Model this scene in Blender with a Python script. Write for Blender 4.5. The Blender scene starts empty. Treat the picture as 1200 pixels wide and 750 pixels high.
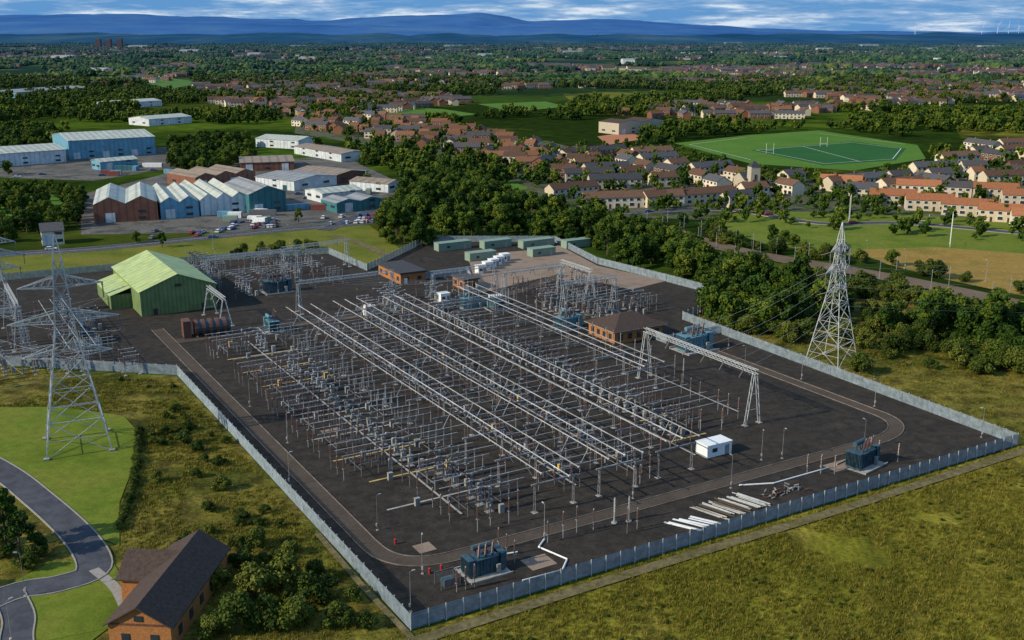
import bpy, math, random
import numpy as np
from mathutils import Vector, Matrix, noise
random.seed(7); rng=np.random.default_rng(7)
SC=bpy.context.scene
COL=SC.collection
# ---------------------------------------------------------------- survey maths
# ground coordinates in metres, taken off the photograph by plain photogrammetry
# (flight height 80 m, 37 mm lens, 15.2 degrees down)
F=1240.0; PT=math.atan(337/F); CP=math.cos(PT); TP=math.tan(PT)
def g(u,v,h=0):
    D=v-38.0; k=80.0-h
    return (k*(u-600)/(D*CP), k*(F/(D*CP*CP)-TP))
AX,AY=-13.97,130.5
E1=(0.8613,0.5081); E2=(-0.5081,0.8613); TH=math.atan2(E1[1],E1[0])
def W(s,t): return (AX+s*E1[0]+t*E2[0], AY+s*E1[1]+t*E2[1])

# ---------------------------------------------------------------- materials
def newmat(name):
    m=bpy.data.materials.new(name); m.use_nodes=True
    nt=m.node_tree; b=nt.nodes['Principled BSDF']; return m,nt,b
def ramp(nt,fac,cols,pos=None):
    r=nt.nodes.new('ShaderNodeValToRGB'); el=r.color_ramp.elements
    n=len(cols)
    while len(el)<n: el.new(0.5)
    for i,c in enumerate(cols):
        el[i].position=pos[i] if pos else 0.3+0.4*i/(n-1)
        el[i].color=(c[0],c[1],c[2],1)
    nt.links.new(fac,r.inputs[0]); return r.outputs[0]
def mixc(nt,fac,a,b,mode='MIX'):
    m=nt.nodes.new('ShaderNodeMix'); m.data_type='RGBA'; m.blend_type=mode
    for s,v in ((0,fac),(6,a),(7,b)):
        if hasattr(v,'is_linked') or hasattr(v,'links'): nt.links.new(v,m.inputs[s])
        elif s==0: m.inputs[0].default_value=v
        else: m.inputs[s].default_value=(v[0],v[1],v[2],1)
    return m.outputs[2]
def haze_tint(nt,col,d0=1200,d1=9500,amt=.9,hz=(0.014,0.060,0.118)):  # distance haze painted into the base colour, stronger with world Y
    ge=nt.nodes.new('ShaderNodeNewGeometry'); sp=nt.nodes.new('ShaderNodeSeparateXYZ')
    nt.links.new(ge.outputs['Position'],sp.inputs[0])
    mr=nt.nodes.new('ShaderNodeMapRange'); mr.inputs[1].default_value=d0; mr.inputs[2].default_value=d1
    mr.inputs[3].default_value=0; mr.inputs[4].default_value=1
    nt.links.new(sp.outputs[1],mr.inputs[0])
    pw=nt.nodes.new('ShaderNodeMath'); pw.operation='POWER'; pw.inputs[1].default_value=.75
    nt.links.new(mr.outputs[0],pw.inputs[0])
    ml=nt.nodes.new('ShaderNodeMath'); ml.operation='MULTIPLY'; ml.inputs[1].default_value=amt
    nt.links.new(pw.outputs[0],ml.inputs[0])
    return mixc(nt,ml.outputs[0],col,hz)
def gnoise(nt,scale,detail=5,rough=.6,stretch=None,rot=0):
    ge=nt.nodes.new('ShaderNodeNewGeometry'); n=nt.nodes.new('ShaderNodeTexNoise')
    n.inputs['Scale'].default_value=scale; n.inputs['Detail'].default_value=detail; n.inputs['Roughness'].default_value=rough
    mp=nt.nodes.new('ShaderNodeMapping'); nt.links.new(ge.outputs['Position'],mp.inputs[0])
    mp.inputs['Rotation'].default_value=(0,0,rot)
    if stretch: mp.inputs['Scale'].default_value=stretch
    nt.links.new(mp.outputs[0],n.inputs['Vector']); return n.outputs['Fac']
def gmat(name,cols,scale=.05,fine=2.0,famt=.5,rough=.95,bump=0,stretch=None,rot=0,hz=False,spec=.1,pos=None,mid=None):
    m,nt,b=newmat(name)
    c=ramp(nt,gnoise(nt,scale,6,.65,stretch,rot),cols,pos)
    fn=gnoise(nt,fine,4,.7)
    f2=ramp(nt,fn,[(1-famt,)*3,(1+famt*.6,)*3])
    c=mixc(nt,1.0,c,f2,'MULTIPLY')
    if mid: c=mixc(nt,1.0,c,ramp(nt,gnoise(nt,mid[0],3,.6,stretch,rot),[(1-mid[1],)*3,(1+mid[1]*.5,)*3],[.38,.6]),'MULTIPLY')
    if hz: c=haze_tint(nt,c)
    nt.links.new(c,b.inputs['Base Color']); b.inputs['Roughness'].default_value=rough
    b.inputs['Specular IOR Level'].default_value=spec
    if bump:
        bp=nt.nodes.new('ShaderNodeBump'); bp.inputs['Strength'].default_value=bump; bp.inputs['Distance'].default_value=.3
        nt.links.new(fn,bp.inputs['Height']); nt.links.new(bp.outputs[0],b.inputs['Normal'])
    return m
def pmat(name,c,rough=.6,metal=0,var=.15,scale=1.5,hz=False,spec=.4,rnd=0):
    m,nt,b=newmat(name)
    k=ramp(nt,gnoise(nt,scale,4,.7),[(1-var*1.6,)*3,(1+var*.5,)*3])
    col=mixc(nt,1.0,c,k,'MULTIPLY')
    if rnd:
        oi=nt.nodes.new('ShaderNodeObjectInfo')
        r=ramp(nt,oi.outputs['Random'],[(1-rnd,)*3,(1-rnd*.2,1-rnd*.35,1-rnd*.5),(1+rnd*.3,)*3],[0,.5,1]); col=mixc(nt,1.0,col,r,'MULTIPLY')
    if hz: col=haze_tint(nt,col)
    nt.links.new(col,b.inputs['Base Color'])
    b.inputs['Roughness'].default_value=rough; b.inputs['Metallic'].default_value=metal
    b.inputs['Specular IOR Level'].default_value=spec
    return m
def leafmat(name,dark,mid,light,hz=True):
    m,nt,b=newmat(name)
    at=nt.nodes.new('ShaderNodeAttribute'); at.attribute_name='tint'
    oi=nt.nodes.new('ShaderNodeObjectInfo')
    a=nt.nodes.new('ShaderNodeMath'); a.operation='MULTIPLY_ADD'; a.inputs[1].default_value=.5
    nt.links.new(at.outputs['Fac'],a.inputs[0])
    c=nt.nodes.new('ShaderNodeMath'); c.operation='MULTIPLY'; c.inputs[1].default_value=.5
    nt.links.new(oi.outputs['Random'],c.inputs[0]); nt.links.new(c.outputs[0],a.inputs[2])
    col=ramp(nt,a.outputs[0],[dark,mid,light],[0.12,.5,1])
    if hz: col=haze_tint(nt,col)
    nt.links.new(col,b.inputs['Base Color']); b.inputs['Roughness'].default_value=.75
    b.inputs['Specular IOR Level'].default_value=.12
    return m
M={}
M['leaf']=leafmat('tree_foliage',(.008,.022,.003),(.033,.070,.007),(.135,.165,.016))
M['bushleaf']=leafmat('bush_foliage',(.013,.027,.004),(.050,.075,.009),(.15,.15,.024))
M['grassblade']=leafmat('grass_blades',(.050,.060,.006),(.155,.145,.016),(.31,.25,.05),False)
M['bark']=pmat('bark',(.09,.07,.05),.9)
M['rough']=gmat('rough_grass',[(.042,.050,.006),(.10,.10,.012),(.19,.15,.028),(.068,.075,.009)],.045,1.6,.6,bump=.8,mid=(.22,.55))
M['field']=gmat('meadow_grass',[(.060,.068,.006),(.145,.138,.011),(.225,.185,.026),(.10,.108,.010)],.030,1.3,.55,bump=.8,stretch=(1,.35,1),rot=-.5,mid=(.16,.5))
M['lawn']=gmat('mown_lawn',[(.085,.125,.011),(.13,.17,.018),(.165,.175,.026)],.08,2.5,.22,bump=.2,mid=(.5,.12))
M['verge']=gmat('verge_grass',[(.075,.10,.010),(.14,.15,.018),(.20,.165,.03)],.06,1.2,.4)
M['gardens']=gmat('garden_plots',[(.025,.045,.008),(.055,.085,.012),(.12,.11,.08),(.04,.065,.012),(.09,.13,.02)],.055,.6,.5,hz=True)
M['pitch']=gmat('sports_pitch_grass',[(.060,.145,.012),(.095,.185,.024)],.03,.5,.2,hz=True)
M['astro']=gmat('astroturf',[(.018,.085,.018),(.026,.11,.024)],.03,.5,.15,hz=True)
M['brownfield']=gmat('dry_grass',[(.21,.14,.030),(.30,.19,.045),(.13,.125,.02)],.04,.8,.3)
M['tarmac']=gmat('compound_tarmac',[(.029,.025,.021),(.046,.038,.031),(.034,.029,.025),(.066,.055,.044)],.07,3,.4,spec=.12,mid=(.5,.22))
M['gravel']=gmat('reddish_gravel',[(.19,.135,.10),(.28,.205,.155),(.22,.165,.13)],.12,4,.35)
M['siteroad']=gmat('service_road_surface',[(.068,.052,.041),(.098,.076,.060)],.15,3,.3)
M['asphalt']=gmat('asphalt',[(.062,.065,.077),(.085,.087,.10)],.1,3,.2,mid=(.4,.15))
M['yard']=gmat('yard_concrete',[(.075,.072,.066),(.14,.13,.115),(.06,.06,.055)],.05,.8,.35,mid=(.1,.3))
M['dirt']=gmat('dirt_track',[(.11,.10,.04),(.19,.15,.08)],.2,1,.5)
M['ballast']=gmat('rail_ballast',[(.13,.09,.06),(.19,.14,.10)],.1,2,.4)
M['kerb']=pmat('concrete_kerb',(.30,.27,.24),.9)
M['sitekerb']=pmat('weathered_kerb',(.20,.165,.135),.9,var=.35,scale=.5)
M['concrete']=pmat('concrete',(.36,.34,.31),.9,var=.25)
M['trench']=pmat('trench_cover',(.50,.36,.13),.8,var=.3)
M['steel']=pmat('galvanised_steel',(.38,.39,.41),.5,.3,var=.3,rnd=.5)
M['pylonsteel']=pmat('tower_steel',(.46,.48,.48),.6,.1,var=.25)
M['fence']=pmat('fence_steel',(.31,.38,.44),.5,.15,var=.3,scale=.8)
M['alu']=pmat('aluminium_tube',(.66,.65,.62),.35,.4,var=.3,scale=.3,rnd=.3)
M['white']=pmat('white_paint',(.80,.80,.78),.5,var=.08,hz=True)
M['por']=pmat('brown_porcelain',(.10,.045,.03),.3,var=.2)
M['porg']=pmat('grey_porcelain',(.22,.23,.25),.35,var=.15,rnd=.6)
M['trafo']=pmat('transformer_paint',(.045,.095,.125),.5,var=.35)
M['trafo2']=pmat('weathered_blue_paint',(.12,.25,.30),.5,var=.3)
M['brownp']=pmat('brown_paint',(.15,.065,.045),.6,var=.3)
M['yellow']=pmat('ochre_paint',(.62,.40,.08),.6,var=.2)
M['cable']=pmat('conductor',(.30,.31,.32),.5,.2)
M['glass']=pmat('window_glass',(.03,.04,.05),.15,var=.1,spec=.7)
M['brick']=pmat('orange_brick',(.40,.165,.050),.9,var=.25,scale=3)
M['brickb']=pmat('brown_brick',(.24,.11,.06),.9,var=.25,hz=True,rnd=.3)
M['cream']=pmat('cream_render',(.68,.60,.45),.9,var=.15,hz=True,rnd=.35)
M['rf_brown']=pmat('brown_roof_tiles',(.15,.080,.048),.85,var=.3,hz=True,rnd=.55)
M['rf_grey']=pmat('slate_roof',(.085,.085,.095),.8,var=.3,hz=True,rnd=.5)
M['rf_red']=pmat('orange_roof_tiles',(.38,.145,.06),.85,var=.25,hz=True,rnd=.3)
M['rf_rust']=pmat('rust_roof_tiles',(.21,.095,.048),.85,var=.25,hz=True,rnd=.5)
M['rf_dark']=pmat('dark_roof_tiles',(.070,.043,.032),.85,var=.35,scale=2)
def ribbed(name,c,c2,period,ang=0,hz=True):
    m,nt,b=newmat(name)
    tc=nt.nodes.new('ShaderNodeTexCoord'); mp=nt.nodes.new('ShaderNodeMapping'); mp.inputs['Rotation'].default_value=(0,0,ang)
    nt.links.new(tc.outputs['Object'],mp.inputs[0])
    w=nt.nodes.new('ShaderNodeTexWave'); w.inputs['Scale'].default_value=.314/period; w.inputs['Distortion'].default_value=0
    nt.links.new(mp.outputs[0],w.inputs[0])
    col=ramp(nt,w.outputs['Fac'],[c,c,c2],[0,.7,.95])
    k=ramp(nt,gnoise(nt,.25,5,.7),[(.65,)*3,(1.08,)*3]); col=mixc(nt,1.0,col,k,'MULTIPLY')
    if hz: col=haze_tint(nt,col)
    nt.links.new(col,b.inputs['Base Color']); b.inputs['Roughness'].default_value=.55; return m
M['rf_white']=ribbed('pale_sheet_roof',(.50,.51,.43),(.32,.36,.32),4)
M['rf_lgrey']=ribbed('grey_sheet_roof',(.30,.30,.29),(.20,.20,.20),5)
M['rf_brsheet']=ribbed('brown_sheet_roof',(.30,.22,.14),(.20,.15,.11),5)
M['wl_white']=ribbed('white_cladding',(.62,.66,.68),(.45,.52,.56),3)
M['wl_blue']=ribbed('pale_blue_cladding',(.14,.34,.46),(.10,.27,.39),3)
M['wl_teal']=ribbed('teal_cladding',(.035,.17,.19),(.025,.12,.14),3)
M['wl_brown']=ribbed('brown_cladding',(.22,.085,.05),(.14,.06,.04),3)
M['gr_roof']=ribbed('green_sheet_roof',(.44,.52,.20),(.35,.43,.15),3,math.pi/2,False)
M['gr_wall']=ribbed('green_cladding',(.16,.23,.08),(.11,.165,.055),1.2,0,False)
M['cabin']=pmat('cabin_green_grey',(.22,.30,.23),.6)
M['carr']=pmat('car_red',(.35,.03,.03),.3); M['carw']=pmat('car_white',(.7,.7,.7),.3)
M['carb']=pmat('car_blue',(.04,.09,.25),.3); M['cark']=pmat('car_grey',(.15,.15,.16),.3)
M['boxred']=pmat('faded_red_paint',(.22,.06,.045),.6,var=.3)
M['tyre']=pmat('tyre_rubber',(.02,.02,.02),.8)
M['track']=pmat('running_track',(.42,.16,.07),.9)
M['line']=pmat('road_marking',(.75,.75,.72),.7)
M['cabgrey']=pmat('cabinet_grey',(.33,.34,.33),.6,rnd=.3)

# ---------------------------------------------------------------- mesh builder
class MB:
    def __init__(s): s.v=[];s.f=[];s.m=[];s.X=None
    def add(s,vs,fs,mat=0):
        o=len(s.v)
        if s.X is not None: vs=[tuple(s.X@Vector(p)) for p in vs]
        s.v.extend(vs); s.f.extend([tuple(i+o for i in f) for f in fs]); s.m.extend([mat]*len(fs))
    def box(s,x,y,z,sx,sy,sz,mat=0,rot=0):
        c,n=math.cos(rot),math.sin(rot); vs=[]
        for dz in (0,sz):
            for a,b in ((-1,-1),(1,-1),(1,1),(-1,1)):
                px,py=a*sx/2,b*sy/2
                vs.append((x+px*c-py*n,y+px*n+py*c,z+dz))
        s.add(vs,[(3,2,1,0),(4,5,6,7),(0,1,5,4),(1,2,6,5),(2,3,7,6),(3,0,4,7)],mat)
    def cyl(s,p0,p1,r0,r1=None,n=6,mat=0):
        if r1 is None: r1=r0
        p0=Vector(p0);p1=Vector(p1);d=(p1-p0)
        if d.length<1e-6: return
        d.normalize(); a=Vector((0,0,1)) if abs(d.z)<.9 else Vector((1,0,0))
        u=d.cross(a).normalized(); w=d.cross(u); vs=[]
        for p,r in ((p0,r0),(p1,r1)):
            for i in range(n):
                q=2*math.pi*(i+.5)/n; vs.append(tuple(p+u*(r*math.cos(q))+w*(r*math.sin(q))))
        fs=[(i,(i+1)%n,n+(i+1)%n,n+i) for i in range(n)]+[tuple(range(n))[::-1],tuple(range(n,2*n))]
        s.add(vs,fs,mat)
    def ins(s,p0,p1,r,mat=1,n=7,k=7):
        p0=Vector(p0);p1=Vector(p1); s.cyl(p0,p1,r*.55,r*.5,6,mat)
        for i in range(k):
            a=p0.lerp(p1,(i+.25)/k); b=p0.lerp(p1,(i+.7)/k); s.cyl(a,b,r*1.1,r*.6,n,mat)
    def gable(s,x0,x1,y0,y1,z,rise,ov=.4,rm=1,wm=0,th=.18):
        ym=(y0+y1)/2; k=rise/((y1-y0)/2)
        s.add([(x0,y0,z),(x0,y1,z),(x0,ym,z+rise)],[(0,1,2)],wm); s.add([(x1,y0,z),(x1,y1,z),(x1,ym,z+rise)],[(0,1,2)],wm)
        for sg,ye in ((-1,y0-ov),(1,y1+ov)):
            ze=z-ov*k+.03; zr=z+rise+.03
            a=[(x0-ov,ye,ze),(x1+ov,ye,ze),(x1+ov,ym,zr),(x0-ov,ym,zr)]
            b=[(p[0],p[1],p[2]+th) for p in a]
            s.add(a+b,[(0,1,2,3),(7,6,5,4),(0,4,5,1),(1,5,6,2),(2,6,7,3),(3,7,4,0)],rm)
    def mesh(s,name,mats):
        me=bpy.data.meshes.new(name); me.from_pydata(s.v,[],s.f)
        for k in mats: me.materials.append(M[k])
        me.polygons.foreach_set('material_index',s.m); me.update(); return me
    def obj(s,name,mats,loc=(0,0,0),rot=0):
        return put(s.mesh(name,mats),name,loc,rot)
def put(me,name,loc=(0,0,0),rot=0,sc=1):
    o=bpy.data.objects.new(name,me); COL.objects.link(o)
    o.location=(loc[0],loc[1],loc[2] if len(loc)>2 else 0); o.rotation_euler=(0,0,rot)
    o.scale=(sc,sc,sc) if not hasattr(sc,'__len__') else sc
    return o
ZL=[0.012]
def patch(name,px,mat,world=False):
    pts=px if world else [g(*p) for p in px]
    ZL[0]+=.006; z=ZL[0]
    me=bpy.data.meshes.new(name); me.from_pydata([(x,y,z) for x,y in pts],[],[tuple(range(len(pts)))])
    me.materials.append(M[mat]); me.update()
    if me.polygons[0].normal.z<0: me.flip_normals()
    return put(me,name)
def smooth(pts,n=6):
    P=[Vector((p[0],p[1],0)) for p in pts]; P=[2*P[0]-P[1]]+P+[2*P[-1]-P[-2]]; out=[]
    for i in range(1,len(P)-2):
        for k in range(n):
            t=k/n; a,b,c,d=P[i-1],P[i],P[i+1],P[i+2]
            out.append(.5*((2*b)+(c-a)*t+(2*a-5*b+4*c-d)*t*t+(3*b-a-3*c+d)*t**3))
    out.append(P[-2]); return out
def strip(name,pts,w,mat,kerb=None,line=None,sm=True,world=False,kw=.22):
    pts=pts if world else [g(*p) for p in pts]
    c=smooth(pts) if sm else [Vector((p[0],p[1],0)) for p in pts]
    ZL[0]+=.006; z=ZL[0]; b=MB()
    def off(d):
        r=[]
        for i,p in enumerate(c):
            t=(c[min(i+1,len(c)-1)]-c[max(i-1,0)]).normalized(); r.append((p.x-t.y*d,p.y+t.x*d))
        return r
    def ribbon(d0,d1,z0,m):
        L,R=off(d0),off(d1); n=len(L)
        b.add([(x,y,z0) for x,y in L]+[(x,y,z0) for x,y in R],[(i,n+i,n+i+1,i+1) for i in range(n-1)],m)
    def wall(d,z0,z1,m):
        L=off(d); n=len(L)
        b.add([(x,y,z0) for x,y in L]+[(x,y,z1) for x,y in L],[(i,i+1,n+i+1,n+i) for i in range(n-1)],m)
    ribbon(w/2,-w/2,z,0)
    if kerb:
        for sg in (1,-1):
            ribbon(sg*w/2,sg*(w/2+kw),z+.12,1); wall(sg*w/2,0,z+.12,1); wall(sg*(w/2+kw),0,z+.12,1)
    if line: ribbon(.08,-.08,z+.004,2)
    return b.obj(name,[mat,kerb or 'kerb','line'])

# ---------------------------------------------------------------- ground
def ground():
    m,nt,b=newmat('countryside')
    ge=nt.nodes.new('ShaderNodeNewGeometry')
    vo=nt.nodes.new('ShaderNodeTexVoronoi'); vo.inputs['Scale'].default_value=.0055
    nt.links.new(ge.outputs['Position'],vo.inputs['Vector'])
    sp=nt.nodes.new('ShaderNodeSeparateColor'); nt.links.new(vo.outputs['Color'],sp.inputs[0])
    c=ramp(nt,sp.outputs[0],[(.030,.055,.008),(.048,.090,.010),(.080,.12,.014),(.16,.155,.025),(.03,.052,.008)],[0,.3,.55,.75,.95])
    w=ramp(nt,gnoise(nt,.0016,6,.7),[(0,0,0),(1,1,1)],[.45,.52])
    c=mixc(nt,w,c,(.016,.032,.006))
    c=mixc(nt,1.0,c,ramp(nt,gnoise(nt,.08,5,.7),[(.6,)*3,(1.3,)*3]),'MULTIPLY')
    c=haze_tint(nt,c); nt.links.new(c,b.inputs['Base Color']); b.inputs['Roughness'].default_value=1; b.inputs['Specular IOR Level'].default_value=0
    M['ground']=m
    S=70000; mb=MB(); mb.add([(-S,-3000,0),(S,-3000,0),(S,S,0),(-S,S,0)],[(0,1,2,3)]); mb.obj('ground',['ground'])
ground()
R0=[(-260,441),(0,430),(208,441),(482,741),(478,900),(-260,900)]
patch('rough_grass_ground',R0,'rough')
FP=[(482,741),(1190,524),(1420,470),(1800,900),(478,900)]
patch('meadow',FP,'field')
RG=[(1190,524),(805,373),(860,350),(1000,345),(1450,400),(1420,470)]
patch('rough_grass_ground',RG,'rough')
patch('verge_ground',[(-200,315),(0,298),(430,262),(480,300),(430,316),(255,310),(0,335),(-200,350)],'verge')
patch('garden_ground',[(640,250),(600,225),(560,170),(640,165),(700,180),(760,185),(870,206),(1000,214),(1095,200),(1300,190),(1300,262),(1010,250),(870,247),(825,258)],'gardens')
patch('garden_ground',[(345,156),(350,133),(470,137),(560,154),(640,170),(700,190),(640,212),(520,190),(430,170)],'gardens')
patch('yard_ground',[(95,275),(95,228),(230,195),(400,182),(470,215),(478,240),(440,262),(300,272)],'yard')
patch('yard_ground',[(-150,215),(-150,180),(0,182),(200,172),(215,195),(110,212),(0,208)],'yard')
patch('playing_field',[(825,262),(870,247),(1010,250),(1300,262),(1300,362),(1180,335),(1040,305),(900,287)],'lawn')
patch('dry_field',[(1000,293),(1100,290),(1300,305),(1300,368),(1110,328),(1040,310)],'brownfield')
patch('sports_pitch',[(790,168),(880,158),(960,153),(1075,170),(1085,186),(1000,200),(880,192)],'pitch')
patch('astroturf_pitch',[(880,176),(1000,166),(1062,174),(1050,188),(965,194)],'astro')
patch('running_track_ground',[(700,160),(735,155),(760,162),(712,170)],'track')
for q in ([(470,125),(520,128),(560,134),(500,140),(430,138)],[(560,122),(640,119),(665,125),(600,131)],[(145,92),(175,88),(240,97),(200,104)],
          [(400,62),(470,60),(480,64),(410,66)],[(1040,48),(1150,46),(1200,50),(1060,53)],[(240,78),(330,74),(345,78),(260,82)],[(0,232),(60,228),(90,245),(0,262)],[(560,215),(600,212),(620,222),(580,226)]):
    patch('grass_field',q,'pitch')
# pitch lines
b=MB()
def seg(p,q,w=.45,z=.4):
    a=Vector((*g(*p),0)); c=Vector((*g(*q),0)); t=(c-a).normalized(); n=Vector((-t.y,t.x,0))*w/2
    b.add([tuple(x+Vector((0,0,z))) for x in (a-n,c-n,c+n,a+n)],[(0,1,2,3)],0)
for p,q in (((886,176.5),(998,167.5)),((998,167.5),(1056,174.5)),((1056,174.5),(1046,187)),((1046,187),(966,192.5)),((966,192.5),(886,176.5)),((940,172),(1008,190)),((808,170),(874,161.5)),((808,170),(880,188)),((960,157),(1060,169.5))): seg(p,q)
b.obj('pitch_markings',['line'])
# lawn bottom left, roads
patch('mown_lawn_ground',[(-120,500),(-20,478),(70,477),(145,488),(163,508),(157,545),(140,590),(140,640),(90,622),(40,590),(-60,520)],'lawn')
patch('mown_lawn_ground',[(0,690),(60,660),(130,655),(150,690),(130,735),(70,780),(20,760)],'lawn')
strip('access_road',[(-120,490),(-10,545),(45,585),(95,632),(110,668),(70,685),(10,697),(-90,745)],5,'asphalt','kerb')
strip('access_road',[(10,697),(22,725),(20,760),(40,850)],4,'asphalt','kerb')
strip('footpath',[(110,668),(135,690),(150,720)],1.6,'kerb')
strip('main_road',[(-300,330),(-20,301),(100,293),(230,280),(330,270),(430,261),(500,250)],8,'asphalt','kerb',True)
strip('dirt_track',[(388,276),(420,285),(455,300),(480,312)],4,'dirt')
strip('estate_road',[(380,270),(430,250),(475,235),(450,215),(390,200)],6,'asphalt','kerb')
strip('estate_road',[(640,245),(720,250),(850,246),(960,262),(1060,262),(1210,275)],6,'asphalt','kerb')
strip('estate_road',[(660,212),(760,214),(880,226),(1000,220),(1210,212)],6,'asphalt','kerb')
strip('estate_road',[(360,146),(440,150),(520,165),(600,185),(650,205)],6,'asphalt','kerb')
# compound
CPX=[W(-.2,-.2),W(133.6,-.2),W(137.5,109),g(862,352),g(700,310),g(650,284),g(500,284),g(430,318),g(385,298),g(255,306),g(0,330),g(-200,345),g(-200,432),g(0,428),g(208,440)]
patch('substation_compound_ground',CPX,'tarmac',True)
patch('gravel_ground',[(560,345),(548,300),(640,292),(655,288),(700,312),(745,322),(690,335),(640,325)],'gravel')
patch('gravel_ground',[(640,318),(700,312),(780,330),(740,340)],'gravel')
def srect(name,s0,s1,t0,t1,mat): patch(name,[W(s0,t0),W(s1,t0),W(s1,t1),W(s0,t1)],mat,True)
# service road loop
lp=[(4.8,175),(4.8,130),(4.8,90),(4.8,50),(4.8,32),(4.8,26),(5.4,21.5),(7.6,18),(11.5,16),(16,15.5),(24,15.5),(40,15.5),(70,15.5),(95,15.5),(108,15.5),(114,15.9),(119,17.6),(122.6,20.8),(124,25),(124,30),(124,40),(124,60),(124,84)]
strip('service_road',[W(*p) for p in lp],3.0,'siteroad','sitekerb',world=True,kw=.14)
strip('service_road',[W(6,160),W(60,160),W(105,160),W(140,175)],4,'siteroad','sitekerb',world=True,kw=.12)
strip('dirt_track',[W(-6,-3.2),W(40,-3.0),W(80,-3.4),W(134,-3),W(175,-5)],2.2,'dirt',world=True)
strip('dirt_track',[W(-1.0,-2),W(-1.3,14),W(-1,34)],1.0,'dirt',world=True)
for r in ((10.5,13.5,19,22,'gravel'),(23,27.5,5.2,9,'gravel'),(92,98,8.5,12,'gravel'),(16,20,76,78,'gravel')):
    srect('gravel_pad',*r)
for i in range(9):
    t=36+12.5*i
    for (a,b_) in ((12,32),(44,47),(58,61),(74,84)):
        if random.random()<.75: srect('cable_trench_cover',a+random.random()*3,b_,t,t+.5,'trench' if random.random()<.55 else 'concrete')
for s_ in (22.5,46,59.5,74,98):
    srect('cable_trench_cover',s_,s_+.45,28 if s_<90 else 42,150,'concrete')

# ---------------------------------------------------------------- hills and sky
def hills():
    m,nt,b=newmat('hazed_hill_surface')
    c=ramp(nt,gnoise(nt,.0004,6,.7),[(.022,.085,.25),(.042,.125,.31),(.075,.165,.31)])  # blue of the distant air painted into the hill colour
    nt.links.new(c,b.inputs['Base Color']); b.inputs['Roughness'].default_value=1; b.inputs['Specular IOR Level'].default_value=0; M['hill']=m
    m,nt,b=newmat('hazed_low_hill_surface')
    c=ramp(nt,gnoise(nt,.0012,6,.7,(1,.3,1)),[(.008,.045,.10),(.018,.07,.14),(.06,.12,.16)])  # dark blue-green, aerial haze included in the surface colour
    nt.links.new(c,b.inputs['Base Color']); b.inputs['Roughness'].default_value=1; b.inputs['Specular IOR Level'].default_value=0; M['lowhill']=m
    def ridge(name,prof,Y,dep,mat,amp,seed):
        us=np.linspace(-900,2100,420); vs=[];n=len(us)
        pv=np.interp(us,[p[0] for p in prof],[p[1] for p in prof])
        rows=9
        for r in range(rows):
            fr=r/(rows-1)
            for i,u in enumerate(us):
                X=(u-600)/F*CP*Y*1.035
                h=80+(38-pv[i])/F*Y*1.035
                nz=noise.fractal(Vector((u*.02,fr*1.3+seed,seed)),1,2.1,5)
                hh=max(0,h*math.sin(fr*math.pi/2)**.8+nz*amp*(.3+fr)) if fr>0 else -5
                vs.append((X,Y-dep*(1-fr)+nz*dep*.05,hh))
        fs=[(r*n+i,r*n+i+1,(r+1)*n+i+1,(r+1)*n+i) for r in range(rows-1) for i in range(n-1)]
        me=bpy.data.meshes.new(name); me.from_pydata(vs,[],fs); me.materials.append(M[mat])
        for p in me.polygons: p.use_smooth=True
        put(me,name)
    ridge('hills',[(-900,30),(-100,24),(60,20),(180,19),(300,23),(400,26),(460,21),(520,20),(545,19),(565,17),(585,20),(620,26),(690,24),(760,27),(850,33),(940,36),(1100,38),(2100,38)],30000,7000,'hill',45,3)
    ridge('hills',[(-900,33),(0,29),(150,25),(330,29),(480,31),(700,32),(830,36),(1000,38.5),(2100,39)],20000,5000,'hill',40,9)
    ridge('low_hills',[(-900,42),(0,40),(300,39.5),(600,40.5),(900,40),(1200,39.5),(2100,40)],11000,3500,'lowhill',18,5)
hills()
SUN_AZ=math.radians(-113)   # measured from +Y towards +X
SUN_EL=math.radians(29)
ts=Vector((math.sin(SUN_AZ)*math.cos(SUN_EL),math.cos(SUN_AZ)*math.cos(SUN_EL),math.sin(SUN_EL)))
sl=bpy.data.lights.new('sun','SUN'); sl.energy=5.0; sl.angle=math.radians(.5); sl.color=(1,.89,.69)
so=bpy.data.objects.new('sun',sl); COL.objects.link(so); so.rotation_euler=ts.to_track_quat('Z','Y').to_euler()
wd=bpy.data.worlds.new('World'); SC.world=wd; wd.use_nodes=True; nt=wd.node_tree
bg=nt.nodes['Background']; bg.inputs[1].default_value=.05
sk=nt.nodes.new('ShaderNodeTexSky'); sk.sky_type='NISHITA'; sk.sun_disc=False; sk.sun_elevation=SUN_EL; sk.sun_rotation=SUN_AZ
tc=nt.nodes.new('ShaderNodeTexCoord'); mp=nt.nodes.new('ShaderNodeMapping'); mp.inputs['Scale'].default_value=(8,8,75)
mp.inputs['Location'].default_value=(1.3,.4,.55)
nt.links.new(tc.outputs['Generated'],mp.inputs[0])
nz=nt.nodes.new('ShaderNodeTexNoise'); nz.inputs['Scale'].default_value=1.5; nz.inputs['Detail'].default_value=8; nz.inputs['Roughness'].default_value=.62
nt.links.new(mp.outputs[0],nz.inputs['Vector'])
cf=ramp(nt,nz.outputs['Fac'],[(0,0,0),(.25,.25,.25),(1,1,1)],[.44,.54,.64])
base=mixc(nt,.8,sk.outputs[0],(2.0,6.8,14.5))
cl=mixc(nt,cf,base,(14.0,16.0,18.0)); nt.links.new(cl,bg.inputs[0])

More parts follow.
